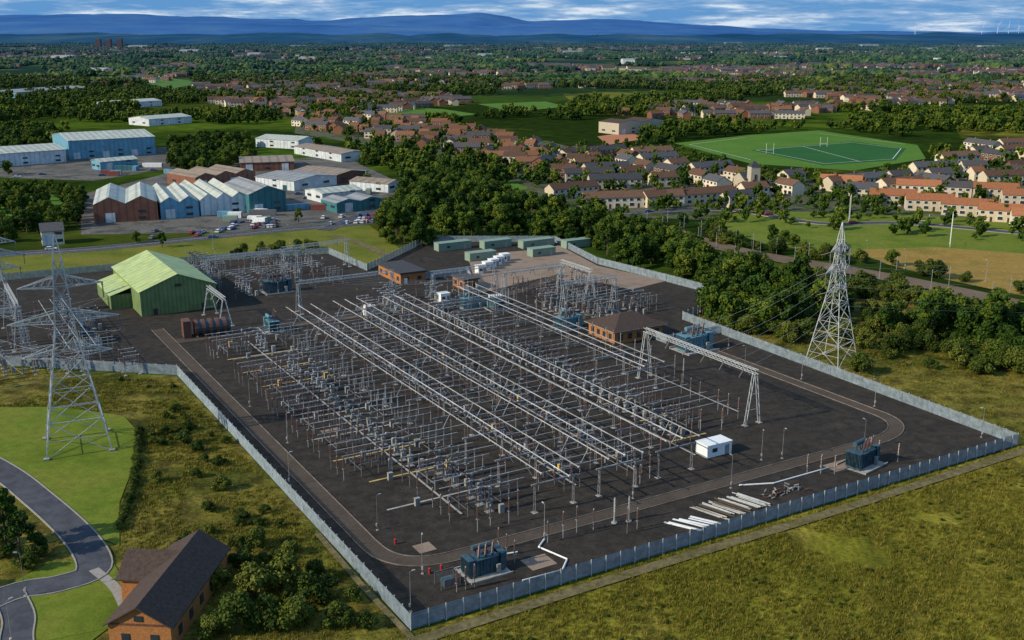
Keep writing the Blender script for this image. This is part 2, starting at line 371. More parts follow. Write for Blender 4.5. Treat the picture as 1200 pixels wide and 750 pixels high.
# ---------------------------------------------------------------- instancing
def group(coll):
    ng=bpy.data.node_groups.new('scatter_'+coll.name,'GeometryNodeTree')
    ng.interface.new_socket('Geometry',in_out='INPUT',socket_type='NodeSocketGeometry')
    ng.interface.new_socket('Geometry',in_out='OUTPUT',socket_type='NodeSocketGeometry')
    N=ng.nodes; gi=N.new('NodeGroupInput'); go=N.new('NodeGroupOutput')
    ip=N.new('GeometryNodeInstanceOnPoints'); ci=N.new('GeometryNodeCollectionInfo'); ci.inputs['Collection'].default_value=coll
    ci.inputs['Separate Children'].default_value=True; ci.inputs['Reset Children'].default_value=True
    ip.inputs['Pick Instance'].default_value=True
    def na(nm,t):
        a=N.new('GeometryNodeInputNamedAttribute'); a.data_type=t; a.inputs['Name'].default_value=nm; return a.outputs['Attribute']
    er=N.new('FunctionNodeEulerToRotation'); L=ng.links
    L.new(gi.outputs[0],ip.inputs['Points']); L.new(ci.outputs[0],ip.inputs['Instance'])
    L.new(na('idx','INT'),ip.inputs['Instance Index']); L.new(na('rot','FLOAT_VECTOR'),er.inputs[0]); L.new(er.outputs[0],ip.inputs['Rotation'])
    L.new(na('scl','FLOAT_VECTOR'),ip.inputs['Scale']); L.new(ip.outputs[0],go.inputs[0])
    return ng
GR={}
def scatter(name,pts,coll,smin,smax,rotz=None,flat=1.0):
    pts=np.array(pts,dtype=float).reshape(-1,3); n=len(pts)
    if n==0: return
    me=bpy.data.meshes.new(name); me.from_pydata(pts.tolist(),[],[])
    a=me.attributes.new('idx','INT','POINT'); a.data.foreach_set('value',rng.integers(0,len(coll.objects),n).astype(np.int32))
    r=np.zeros((n,3)); r[:,2]=rng.uniform(0,6.283,n) if rotz is None else rotz
    a=me.attributes.new('rot','FLOAT_VECTOR','POINT'); a.data.foreach_set('vector',r.ravel().astype(np.float32))
    s=rng.uniform(smin,smax,(n,1))*np.ones((1,3)); s*=rng.uniform(.85,1.15,(n,3)); s[:,2]*=flat
    if rotz is not None: s=np.ones((n,3))
    a=me.attributes.new('scl','FLOAT_VECTOR','POINT'); a.data.foreach_set('vector',s.ravel().astype(np.float32))
    o=put(me,name)
    if coll.name not in GR: GR[coll.name]=group(coll)
    md=o.modifiers.new('scatter','NODES'); md.node_group=GR[coll.name]; return o
def tree_mesh(name,H,R,nc,nl,ls,seed,leaf='leaf',low=False):
    r=np.random.default_rng(seed); b=MB()
    if not low:
        b.cyl((0,0,-.3),(0.1,0,H*.5),.028*H,.014*H,6,1)
    tint=[0]*len(b.f); cs=[]
    for i in range(nc):
        a=r.uniform(0,6.283); q=r.uniform(0,1)**.6; z=r.uniform(.22,.88)
        prof=math.sin(min(1,(z-.05)/.95)**.8*math.pi)**.6
        cs.append((math.cos(a)*q*R*.76*prof,math.sin(a)*q*R*.76*prof,z*H,R*r.uniform(.22,.42)))
    for (x,y,z,cr) in cs:
        if not low and r.random()<.5:
            n0=len(b.f); b.cyl((0.05,0,H*r.uniform(.2,.4)),(x*.9,y*.9,z),.010*H,.004*H,4,1); tint+=[0]*(len(b.f)-n0)
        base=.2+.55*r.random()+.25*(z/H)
        k=5 if low else 6; ring=3; vs=[(x,y,z-cr*.72)]
        for j in range(1,ring+1):
            ph=math.pi*j/(ring+1)
            for i in range(k):
                q=6.283*(i+.5*j)/k; rr=cr*.78*r.uniform(.8,1.15)
                vs.append((x+rr*math.sin(ph)*math.cos(q),y+rr*math.sin(ph)*math.sin(q),z-rr*math.cos(ph)*.9))
        vs.append((x,y,z+cr*.72)); fs=[(0,1+(i+1)%k,1+i) for i in range(k)]
        for j in range(ring-1):
            for i in range(k): fs.append((1+j*k+i,1+j*k+(i+1)%k,1+(j+1)*k+(i+1)%k,1+(j+1)*k+i))
        top=len(vs)-1; fs+=[(1+(ring-1)*k+i,1+(ring-1)*k+(i+1)%k,top) for i in range(k)]
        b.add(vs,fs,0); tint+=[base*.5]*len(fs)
        d=r.normal(size=(nl,3)); d[:,2]+=.25; d/=np.linalg.norm(d,axis=1)[:,None]
        c=np.array([x,y,z])+d*cr*r.uniform(.72,1.18,(nl,1))*np.array([1,1,.9])
        nn=d+r.normal(size=(nl,3))*.5; nn/=np.linalg.norm(nn,axis=1)[:,None]
        u=np.cross(nn,r.normal(size=(nl,3))); u/=np.linalg.norm(u,axis=1)[:,None]; w=np.cross(nn,u)
        s=ls*r.uniform(.6,1.3,(nl,1))
        Q=np.stack([c-u*s*.5-w*s*.35,c+u*s*.5-w*s*.25,c+u*s*.35+w*s*.45,c-u*s*.3+w*s*.5],1).reshape(-1,3)
        Q[:,2]=np.maximum(Q[:,2],.05)
        b.add([tuple(p) for p in Q],[(4*i,4*i+1,4*i+2,4*i+3) for i in range(nl)],0)
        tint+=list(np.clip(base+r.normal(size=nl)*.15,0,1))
    me=b.mesh(name,[leaf,'bark']); a=me.attributes.new('tint','FLOAT','FACE'); a.data.foreach_set('value',np.array(tint,dtype=np.float32))
    return me
def coll_of(name,meshes):
    c=bpy.data.collections.new(name)
    for i,me in enumerate(meshes):
        o=bpy.data.objects.new('%s_%02d'%(name,i),me); c.objects.link(o)
    return c
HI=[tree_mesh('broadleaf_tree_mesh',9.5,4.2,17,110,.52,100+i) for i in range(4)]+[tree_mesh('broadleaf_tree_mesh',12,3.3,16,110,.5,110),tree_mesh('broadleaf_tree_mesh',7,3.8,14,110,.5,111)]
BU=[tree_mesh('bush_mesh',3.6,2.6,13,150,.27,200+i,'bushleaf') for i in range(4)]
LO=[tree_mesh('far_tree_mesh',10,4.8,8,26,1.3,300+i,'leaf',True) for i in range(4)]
def clump(seed):
    r=np.random.default_rng(seed); b=MB(); tint=[]
    for i in range(34):
        x,y=r.normal(0,26),r.normal(0,9); h=r.uniform(5,11); R=r.uniform(4,7); k=6; base=r.random()
        vs=[]
        for j,(zz,rr) in enumerate(((0,.8),(.35,1),(.75,.7))):
            for q in range(k):
                a=6.283*(q+.5*j)/k; f=r.uniform(.8,1.2); vs.append((x+R*rr*f*math.cos(a),y+R*rr*f*math.sin(a),h*zz*r.uniform(.85,1.1)))
        vs.append((x,y,h))
        fs=[(j*k+q,j*k+(q+1)%k,(j+1)*k+(q+1)%k,(j+1)*k+q) for j in range(2) for q in range(k)]+[(2*k+q,2*k+(q+1)%k,3*k) for q in range(k)]
        b.add(vs,fs,0); tint+=list(np.clip(base+r.normal(size=len(fs))*.12,0,1))
    me=b.mesh('woodland_clump',['leaf']); a=me.attributes.new('tint','FLOAT','FACE'); a.data.foreach_set('value',np.array(tint,dtype=np.float32)); return me
def tuft(seed):
    r=np.random.default_rng(seed); b=MB(); tint=[]
    for i in range(26):
        a=r.uniform(0,6.283); q=r.uniform(0,.6); x,y=q*math.cos(a),q*math.sin(a); h=r.uniform(.25,.65); w=r.uniform(.02,.055); e=r.uniform(0,6.283); l=r.uniform(.05,.3)
        b.add([(x-w*math.sin(e),y+w*math.cos(e),0),(x+w*math.sin(e),y-w*math.cos(e),0),(x+l*math.cos(e),y+l*math.sin(e),h)],[(0,1,2)],0); tint.append(r.random())
    me=b.mesh('grass_tuft',['grassblade']); at=me.attributes.new('tint','FLOAT','FACE'); at.data.foreach_set('value',np.array(tint,dtype=np.float32)); return me
C_HI=coll_of('tree_kinds',HI); C_LO=coll_of('far_tree_kinds',LO); C_BU=coll_of('bush_kinds',BU)
C_CL=coll_of('woodland_kinds',[clump(400+i) for i in range(4)]); C_TU=coll_of('tuft_kinds',[tuft(500+i) for i in range(5)])
def inpoly(P,x,y):
    c=np.zeros(len(x),bool); n=len(P)
    for i in range(n):
        x1,y1=P[i];x2,y2=P[i-1]
        k=((y1>y)!=(y2>y))&(x<(x2-x1)*(y-y1)/(y2-y1+1e-9)+x1); c^=k
    return c
def sample(poly,dens,world=False,nz=None):
    P=poly if world else [g(*p) for p in poly]; a=np.array(P)
    x0,y0=a.min(0);x1,y1=a.max(0); n=int((x1-x0)*(y1-y0)*dens)
    x=rng.uniform(x0,x1,n);y=rng.uniform(y0,y1,n);k=inpoly(P,x,y); x,y=x[k],y[k]
    if nz:
        sc,th=nz; k=np.array([noise.noise(Vector((a*sc,b*sc,3.3)))>th for a,b in zip(x,y)],bool)
        if len(x): x,y=x[k],y[k]
    return np.stack([x,y,np.zeros(len(x))],1)
# woodland belts
W1=[(445,268),(470,240),(490,216),(530,208),(575,225),(640,250),(700,268),(760,282),(820,300),(850,318),(850,345),(790,325),(710,306),(660,283),(560,277),(490,290),(450,288)]
W2=[(840,330),(880,338),(950,356),(1060,376),(1250,412),(1250,448),(1130,424),(1060,402),(1010,378),(960,376),(900,396),(850,388),(815,364),(860,350)]
for q,d,s0,s1 in ((W1,.028,.55,1.3),(W2,.030,.65,1.35),([(200,175),(290,165),(300,190),(250,205),(200,200)],.02,.7,1.1),
    ([(-60,290),(-60,238),(20,225),(100,232),(98,265),(70,272),(45,282)],.018,.6,1.0),([(400,172),(450,190),(480,205),(430,200)],.014,.6,1.0),
    ([(600,272),(640,256),(700,264),(850,264),(830,274),(700,268)],.012,.5,.9),([(0,200),(0,168),(60,158),(60,164),(30,172)],.02,.8,1.2)):
    scatter('woodland',sample(q,d),C_HI,s0,s1)
scatter('railway_scrub',sample([(820,272),(900,290),(1040,312),(1250,353),(1250,360),(1040,320),(900,297),(830,283)],.022,nz=(.04,-.2)),C_BU,.7,1.7)
scatter('railway_scrub',sample([(850,308),(900,318),(1040,342),(1250,384),(1250,400),(1040,358),(900,340),(840,322)],.035,nz=(.04,-.25)),C_BU,.6,1.8)
scatter('scrub',np.concatenate([sample(W2,.045),sample([(880,392),(960,372),(1060,395),(1250,445),(1250,470),(1100,425),(1000,412),(900,402)],.03,nz=(.05,.03))]),C_BU,.5,1.6)
scatter('scrub',sample([(250,300),(360,288),(430,300),(385,294),(255,302)],.03),C_BU,.6,1.1)
# individual trees and bushes
def tree(u,v,sc,k=None): put(HI[k if k is not None else random.randrange(6)],'broadleaf_tree',g(u,v),random.random()*6,(sc,sc,sc*random.uniform(.9,1.1)))
def bush(u,v,sc,k=None): put(BU[k if k is not None else random.randrange(4)],'bush',g(u,v),random.random()*6,(sc,sc,sc*random.uniform(.85,1.05)))
for u,v,s in ((905,285,.7),(918,287,.8),(930,289,.6),(985,302,.7),(845,280,.7),(1045,312,.7),(25,655,.75),(8,640,.9),(45,650,.5),(430,215,.8),(250,205,1),(270,210,.8),(10,205,1),(190,290,.6),(160,285,.5),(865,300,.7),(1180,430,.9),(1150,420,.9),(1195,436,.9),(1168,428,.8),(990,248,.9),(1012,252,.7),(640,258,.8),(350,262,.6)): tree(u,v,s)
for u,v,s in ((218,522,.9),(232,530,.7),(258,575,.8),(245,600,.6),(300,640,.9),(330,690,1.5),(370,705,1.3),(300,700,1.4),(285,665,.9),(350,735,1.2),(395,735,1.0),(320,735,1.3),(415,705,.7),(230,560,.5),(180,520,.5),(265,520,.5),(340,650,.7),(370,680,.8),(255,690,1.0),(1008,438,1.5),(1040,420,.9),(1005,425,.8),(1090,432,.8),(925,400,.7),(280,740,1.4),(250,745,1.0),(430,735,.7)): bush(u,v,s)
scatter('scrub',sample([(205,470),(440,745),(430,780),(240,780),(210,640),(165,520)],.08,nz=(.08,.02)),C_BU,.12,.55)
scatter('scrub',sample([(0,440),(205,448),(260,520),(160,500),(60,470)],.03,nz=(.08,.02)),C_BU,.12,.35)
scatter('meadow_weeds',sample([(560,745),(1190,545),(1300,520),(1300,760),(560,780)],.16,nz=(.05,.02)),C_BU,.06,.2,flat=.7)
scatter('scrub',sample([(-20,700),(-20,610),(40,640),(60,655),(0,690)],.06),C_BU,.4,.9)
# hedge by lawn
hp=[]; 
for i in range(70):
    k=i/69; p=smooth([g(163,505),g(158,560),g(140,622)],35)[i]; hp.append((p.x+random.uniform(-.3,.3),p.y,0))
scatter('hedge',hp,C_BU,.28,.36)
# rough grass tufts
tp=np.concatenate([sample([(478,745),(1190,526),(1300,500),(1300,800),(470,800)],2.6,nz=(.06,-.35)),sample([(-60,445),(205,445),(470,745),(465,800),(-60,800)],1.8,nz=(.08,-.3)),sample([(1190,520),(860,380),(960,372),(1250,445),(1250,505)],.4)])
LP=[g(*p) for p in [(-120,500),(-20,478),(70,477),(145,488),(165,508),(159,545),(142,590),(142,645),(160,690),(250,700),(230,790),(0,790),(-60,520)]]
tp=tp[~inpoly(LP,tp[:,0],tp[:,1])]
dx,dy=tp[:,0]-AX,tp[:,1]-AY; ss=dx*E1[0]+dy*E1[1]; tt=dx*E2[0]+dy*E2[1]
tp=tp[~((tt>-4.3)&(tt<-2.0)&(ss>-6)&(ss<170)&(rng.random(len(tt))<.8))]
scatter('rough_grass',tp,C_TU,.5,1.15)

# far scatter avoiding clearings
CLEAR=[[(-150,215),(-150,178),(0,178),(200,168),(225,195),(110,228),(100,275),(0,300)],[(95,280),(95,225),(230,195),(400,178),(480,215),(480,240),(440,265)],[(640,250),(640,180),(760,168),(1250,185),(1250,290),(860,262)],[(785,168),(960,150),(1085,166),(1095,193),(1000,212),(870,204)],
 [(350,152),(360,135),(560,155),(700,192),(640,212),(520,182)],[(420,140),(470,122),(665,117),(670,128),(500,143)],[(140,93),(175,86),(245,97),(200,106)],[(695,162),(735,152),(765,162),(712,173)],[(-200,330),(-200,290),(430,255),(480,290)]]
CW=[[g(*p) for p in q] for q in CLEAR]
def farpts(y0,y1,n,sc,th,seed):
    y=np.sqrt(rng.uniform(y0*y0,y1*y1,n)); x=rng.uniform(-.56,.56,n)*y
    k=np.ones(n,bool)
    for q in CW: k&=~inpoly(q,x,y)
    x,y=x[k],y[k]
    k=np.array([noise.fractal(Vector((a*sc,b*sc,seed)),1,2,3)>th for a,b in zip(x,y)],bool); x,y=x[k],y[k]
    return np.stack([x,y,np.zeros(len(x))],1)
p=farpts(560,1900,18500,.006,-.05,1.5)
k=~(inpoly([g(*q) for q in W1],p[:,0],p[:,1])); p=p[k]
scatter('distant_woodland',p,C_LO,.6,1.2)
def gtrees(poly,d):
    s=sample(poly,d); 
    for q in (CW[3],): s=s[~inpoly(q,s[:,0],s[:,1])]
    return s
scatter('distant_garden_trees',np.concatenate([gtrees(CLEAR[2],.009),sample(CLEAR[4],.008)]),C_LO,.25,.9)
scatter('distant_woodland',farpts(1700,9500,6000,.0022,-.08,7.7),C_CL,.8,1.5,flat=1.0)

# ---------------------------------------------------------------- houses
def terrace(n,wall,roof):
    b=MB(); w=7.0; L=n*w; x0=-L/2
    b.box(0,0,0,L,8,5.2,0); b.gable(-L/2,L/2,-4,4,5.2,2.5,.35,1,0)
    for i in range(n):
        cx=x0+(i+.5)*w
        for sy in (-1,1):
            y=sy*4.03
            for wx,wz,ww,wh in ((-1.9,3.3,1.5,1.2),(1.6,3.3,1.7,1.2),(-1.7,.9,2.1,1.4)):
                b.box(cx+wx,y,wz,ww+.24,.08,wh+.24,3); b.box(cx+wx,y+sy*.04,wz+.12,ww,.06,wh,2)
            b.box(cx+1.7,y,0,1.0,.08,2.1,4)
        if i%2==0 or n==1: b.box(cx+w/2-(.6 if n==1 else 0),0,7.0,1.1,.7,1.7,5)
    if n<=3: b.box(L/2+1.6,1,0,3,5,2.6,0); b.box(L/2+1.6,1,2.6,3.2,5.2,.2,4)
    return b.mesh('terraced_house_mesh',[wall,roof,'glass','white','rf_dark','brickb'])
T={}
for nm,n,wl,rf in (('a',2,'cream','rf_brown'),('b',4,'cream','rf_grey'),('c',2,'brickb','rf_brown'),('d',4,'cream','rf_brown'),('e',2,'cream','rf_grey'),('r',3,'cream','rf_red'),('o',2,'brickb','rf_rust'),('f',7,'cream','rf_brown'),('h',1,'brickb','rf_rust'),('k',3,'brickb','rf_grey'),('m',1,'cream','rf_rust')):
    T[nm]=terrace(n,wl,rf)
def estate(poly,ang,types,rs,hs,keep=.85,name='terraced_house'):
    P=[g(*p) for p in poly]; a=np.array(P); c=a.mean(0); R=max(np.ptp(a[:,0]),np.ptp(a[:,1]))
    ca,sa=math.cos(ang),math.sin(ang); out=[]
    for j in range(int(-R/rs),int(R/rs)+1):
        ph=random.uniform(0,hs)
        for i in range(int(-R/hs),int(R/hs)+1):
            lx=i*hs+ph; ly=j*rs+14*math.sin(lx*.02+j*.2)+(5 if (j%2) else 0)
            x=c[0]+lx*ca-ly*sa; y=c[1]+lx*sa+ly*ca
            if random.random()<keep and inpoly(P,np.array([x]),np.array([y]))[0]:
                bend=14*.02*math.cos(lx*.02+j*.2); out.append((x+random.uniform(-2,2),y+random.uniform(-2,2),ang+math.atan(bend)+(math.pi/2 if random.random()<.2 else random.uniform(-.1,.1))))
    for x,y,r in out: put(T[random.choice(types)],name,(x,y,0),r)
estate([(650,188),(700,180),(780,188),(870,208),(1010,214),(1100,200),(1220,196),(1220,222),(1080,226),(960,232),(850,238),(838,222),(700,224),(650,218)],.25,'aabcdekebem',24,25,.88)
estate([(350,150),(360,137),(470,140),(560,157),(640,172),(700,190),(645,205),(530,180),(440,165)],-.35,'ccohaohekm',24,19,.85)
estate([(560,172),(640,185),(680,215),(640,225),(590,205)],-.2,'cohkm',26,20,.7)
estate([(700,170),(770,175),(800,190),(720,186)],.1,'dbe',30,30,.8)
estate([(1095,182),(1220,168),(1220,192),(1110,196)],.1,'bekd',26,30,.85)
for (u0,v0,u1,v1,k) in ((710,243,772,241,'f'),(776,241,836,237,'f'),(650,233,690,229,'d'),(845,243,880,240,'e')):
    p,q=g(u0,v0),g(u1,v1); put(T[k],'terraced_house',((p[0]+q[0])/2,(p[1]+q[1])/2,0),math.atan2(q[1]-p[1],q[0]-p[0]))
for i,(u,v) in enumerate(((1045,240),(1088,246),(1132,252),(1176,259),(1215,266),(1075,228),(1120,230),(1165,232),(1010,232),(985,222),(1200,240))): put(T['r' if i not in (6,8) else 'e'],'terraced_house',g(u,v),-.32+random.uniform(-.1,.1))
# distant housing as one mass each
C_HS=coll_of('house_kinds',[T[k] for k in 'abceodhk'])
def mass(name,poly,dens,ang):
    s=sample(poly,dens,nz=(.004,-.15)); 
    if len(s): scatter(name,s,C_HS,1,1,rotz=ang+rng.choice([0,.4,-.3,1.57],len(s)))
mass('distant_houses',[(230,100),(330,86),(440,92),(520,108),(545,122),(420,135),(330,140),(250,120)],.0020,.2)
mass('distant_houses',[(720,135),(850,118),(1000,98),(1220,96),(1220,118),(1000,132),(880,148),(740,150)],.0018,.1)
mass('distant_houses',[(20,95),(180,70),(260,80),(150,105)],.0006,.1)
mass('distant_houses',[(330,84),(480,72),(640,76),(760,82),(900,76),(1200,78),(1200,92),(900,100),(600,105),(480,98)],.0011,.1)
mass('distant_town',[(-50,58),(300,52),(700,50),(1250,50),(1250,72),(700,70),(300,74),(-50,80)],.00028,.1)
mass('distant_town',[(200,45),(600,43.5),(1200,44),(1250,49),(600,49),(200,50)],.00004,.1)
# ---------------------------------------------------------------- industrial sheds
def shed(name,p1,p2,L,h,rise,n,wall,roof,door='wl_white',wx=False):
    a,b_=g(*p1),g(*p2); w=math.hypot(b_[0]-a[0],b_[1]-a[1]); r=math.atan2(b_[1]-a[1],b_[0]-a[0]); b=MB()
    b.box(w/2,L/2,0,w,L,h,0)
    if n==0: b.gable(0,w,0,L,h,rise,.4,1,0)
    else:
        u=w/n
        for i in range(n):
            b.X=Matrix.Translation((i*u,0,0))@Matrix(((0,1,0,0),(1,0,0,0),(0,0,1,0),(0,0,0,1)))
            b.gable(0,L,0.02,u-.02,h,rise,.02 if n>1 else .4,1,0)
        b.X=None
    k=max(2,int(w/9))
    for i in range(k):
        cx=(i+.5)*w/k
        if i%2==0: b.box(cx,-.04,0,4,.12,4.2,3)
        else: b.box(cx,-.04,1,3,.12,1.2,2); b.box(cx,-.04,4.0,3,.12,1.0,2)
    m=max(2,int(L/12))
    for i in range(m):
        cy=(i+.5)*L/m; b.box(w+.04,cy,2,.12,4,1.2,2); b.box(-.04,cy,2,.12,4,1.2,2)
    return b.obj(name,[wall,roof,'glass',door],(a[0],a[1],0),r)
I='industrial_shed'
shed(I,(111,262),(186,258),48,8,3,2,'wl_brown','rf_white')
shed(I,(189,257),(234,254),50,7,2.5,2,'wl_blue','rf_white')
shed(I,(236,253),(290,249),55,7,2.5,3,'wl_white','rf_white')
shed(I,(293,251),(336,247),38,9,3.2,1,'wl_teal','rf_lgrey')
shed(I,(82,187),(183,181),55,12,3,0,'wl_blue','rf_white')
shed(I,(-40,199),(78,190),40,8,2.5,0,'wl_white','rf_white')
shed(I,(118,200),(162,196),12,5,1.5,0,'wl_blue','rf_white')
shed(I,(230,222),(300,214),30,6,2,3,'wl_brown','rf_brsheet')
shed(I,(282,201),(345,199),35,5,1.5,0,'wl_brown','rf_brsheet')
shed(I,(300,218),(345,224),30,5,1.8,0,'wl_white','rf_lgrey')
shed(I,(345,210),(395,216),22,5,1.5,0,'wl_brown','rf_brsheet')
shed(I,(395,250),(450,244),16,4.5,1.5,2,'wl_teal','rf_lgrey')
shed(I,(378,238),(425,233),18,4.5,1.5,0,'wl_white','rf_white')
shed(I,(410,222),(455,226),14,4.5,1.5,0,'wl_white','rf_brsheet')
shed(I,(300,172),(350,175),25,6,2,0,'wl_white','rf_white')
shed(I,(345,180),(400,190),20,5,1.5,0,'wl_white','rf_brsheet')
shed(I,(175,148),(225,144),30,6,2,0,'wl_white','rf_white')
shed(I,(20,115),(110,108),60,7,2,0,'wl_blue','rf_lgrey')
shed(I,(130,128),(190,124),30,6,2,0,'wl_white','rf_white')
shed(I,(725,158),(780,154),25,9,2,2,'cream','rf_brown')
shed(I,(660,65),(680,65),50,14,2,0,'wl_white','rf_white')
shed(I,(500,47.5),(530,47.5),150,30,4,0,'wl_white','rf_white')
for u,v,w_ in ((700,54,18),(760,50,26),(850,52,20),(620,58,16),(340,56,20),(210,62,22),(1080,60,20),(1150,56,24),(960,60,16),(420,50,22),(60,70,24),(290,66,14),(560,68,16),(800,66,16),(905,70,18),(100,86,22),(350,72,20),(520,56,22),(660,50,26),(910,50,22),(1010,55,20),(150,56,22),(250,51,26),(730,75,14),(1100,72,16)):
    shed('distant_warehouse',(u,v),(u+w_,v),60,random.uniform(7,14),2,0,'white','rf_white')
shed('white_house',(50,288),(76,286),9,5.5,2.5,0,'cream','rf_grey')
for u,v,k in ((116,57,1),(128,57.5,1),(141,57,1),(1070,44,1),(505,46,1.2),(515,46,1),(700,45,1.1),(560,45,.8),(655,64,.5),(668,64,.5),(680,64.5,.5),(610,45,1),(740,45.5,.8),(340,49,.7),(328,46,1),(775,46,1),(960,46,.9)):
    b=MB(); 
    b.box(0,0,0,26,22,48,0)
    for i in range(14):
        for j in range(5): b.box(-10+j*5,-11.1,2+i*3.2,2.6,.4,1.6,1)
    b.box(0,0,48,8,8,3,0); o=b.obj('tower_block',['brickb' if v>50 and u<200 else 'cream','glass'],g(u,v)); o.scale=(k,k,k)
b=MB(); b.box(0,0,0,5,5,13,0); b.add([(-2.8,-2.8,13),(2.8,-2.8,13),(2.8,2.8,13),(-2.8,2.8,13),(0,0,16)],[(0,1,4),(1,2,4),(2,3,4),(3,0,4)],1); b.box(0,-2.6,6,1,.2,3,2); b.box(0,8,0,9,14,6,0); b.gable(-4.5,4.5,1,15,6,3,.3,1,0); b.obj('church',['cream','rf_grey','glass'],g(882,224),.2)
# yard containers and stacks
for i in range(34):
    b=MB(); L=random.choice([6,6,12]); b.box(0,0,.1,L,2.45,2.5,0)
    for q in range(int(L/.8)): b.box(-L/2+.4+q*.8,-1.24,.2,.3,.06,2.3,0)
    b.box(L/2-.02,0,.2,.1,2.3,2.3,1); b.box(0,0,0,L*.96,2.2,.12,1)
    u=random.choice([random.uniform(300,440),random.uniform(110,210),random.uniform(240,330)])
    v=random.uniform(192,208) if u<215 else (random.uniform(240,262) if u<330 else random.uniform(203,250))
    b.obj('shipping_container',[random.choice(['boxred','wl_teal','wl_blue','brownp','white','cabin','cark','white']),'cabgrey'],g(u,v),random.choice([0,1.57,.4,-.3]))
# wind turbines on the horizon
def turbine(u,v,H,ph):
    b=MB(); b.cyl((0,0,0),(0,0,H),H*.028,H*.018,8); b.box(0,1,H-1.5,4,9,4,0); b.cyl((0,-3.5,H+.4),(0,-6,H+.4),2,1,8)
    for i in range(3):
        a=ph+i*2.094; d=Vector((math.cos(a),0,math.sin(a))); c=Vector((0,-5,H+.4)); b.cyl(c,c+d*H*.2,1.6,2.4,5); b.cyl(c+d*H*.2,c+d*H*.62,2.4,.5,5)
    b.obj('wind_turbine',['carw'],g(u,v),.3)
for u,v,h,p_ in ((1072,45,110,.3),(1168,44.5,115,.9),(1181,44.7,110,1.6),(1193,44.3,115,.1),(1150,44,100,1.1)): turbine(u,v,h*1.5,p_)
# cars
def car(col):
    b=MB()
    def loft(secs,mat):
        n=len(secs[0]); vs=[p for s_ in secs for p in s_]; fs=[]
        for k in range(len(secs)-1):
            for i in range(n): fs.append((k*n+i,k*n+(i+1)%n,(k+1)*n+(i+1)%n,(k+1)*n+i))
        fs+=[tuple(range(n))[::-1],tuple(range((len(secs)-1)*n,len(secs)*n))]; b.add(vs,fs,mat)
    def sec(z,x0,x1,w): return [(x0,-w,z),(x1,-w,z),(x1,w,z),(x0,w,z)]
    loft([sec(.3,-2.1,2.1,.82),sec(.55,-2.15,2.18,.88),sec(.85,-2.12,2.0,.86)],0)
    loft([sec(.85,-1.9,1.1,.82),sec(1.3,-1.5,.35,.66)],1); loft([sec(1.3,-1.5,.35,.66),sec(1.42,-1.3,.15,.6)],0)
    for x in (-1.3,1.3):
        for y in (-.86,.86): b.cyl((x,y-.1,.32),(x,y+.1,.32),.32,n=10,mat=2)
    return b.mesh('car_mesh',[col,'glass','tyre'])
CARS=[car(c) for c in ('carr','carw','carb','cark')]
for i in range(56):
    u=random.choice([random.uniform(265,330),random.uniform(150,430),random.uniform(380,450)]); v=266-(u-260)*.05+random.choice([0,3.5,-4])+(6 if u<260 else 0)
    put(random.choice(CARS),'car',g(u,v),1.4+random.uniform(-.1,.1))
for u,v in ((60,293),(250,279),(700,249),(760,249),(1000,262),(900,252),(50,205),(20,208),(120,206),(180,200),(350,228),(365,226),(360,233),(720,214),(790,217),(905,225),(1040,218),(1120,215)): put(random.choice(CARS),'car',g(u,v),.3)
# goal posts, rugby posts, railway
def goal(u,v,h,w,rot=0):
    b=MB(); b.cyl((-w/2,0,0),(-w/2,0,h),.09,n=6); b.cyl((w/2,0,0),(w/2,0,h),.09,n=6); b.cyl((-w/2,0,h*.35),(w/2,0,h*.35),.09,n=6); b.obj('goal_post',['white'],g(u,v),rot)
goal(1113,288,13,5.6,1.2); goal(995,258,11,5.6,1.2); goal(1080,262,4,6); goal(902,180,7,5); goal(965,172,7,5)
rl=[(770,266),(830,286),(900,302),(1040,326),(1250,370)]
strip('railway_trackbed',rl,11,'ballast')
rw=smooth([g(*p) for p in rl],12); b=MB()
for d in (-3.4,-1.9,1.9,3.4):
    for i in range(len(rw)-1):
        t=(rw[i+1]-rw[i]).normalized(); o=Vector((-t.y*d,t.x*d,.3)); b.cyl(rw[i]+o,rw[i+1]+o,.09,n=4)
for i in range(len(rw)-1):
    t=(rw[i+1]-rw[i]); L=t.length; t.normalize()
    for k in range(int(L/1.4)):
        q=rw[i]+t*(k*1.4)
        for d in (-2.65,2.65): b.box(q.x-t.y*d,q.y+t.x*d,.06,.3,2.6,.16,1,math.atan2(t.y,t.x))
for i in range(0,len(rw)-1,4):
    for d in (-5,5):
        t=(rw[i+1]-rw[i]).normalized(); o=Vector((-t.y*d,t.x*d,0)); b.cyl(rw[i]+o,rw[i]+o+Vector((0,0,7)),.08,n=5); b.cyl(rw[i]+o+Vector((0,0,6)),rw[i]+o*.4+Vector((0,0,6.3)),.05,n=4)
b.obj('railway_tracks',['steel','brownp'])

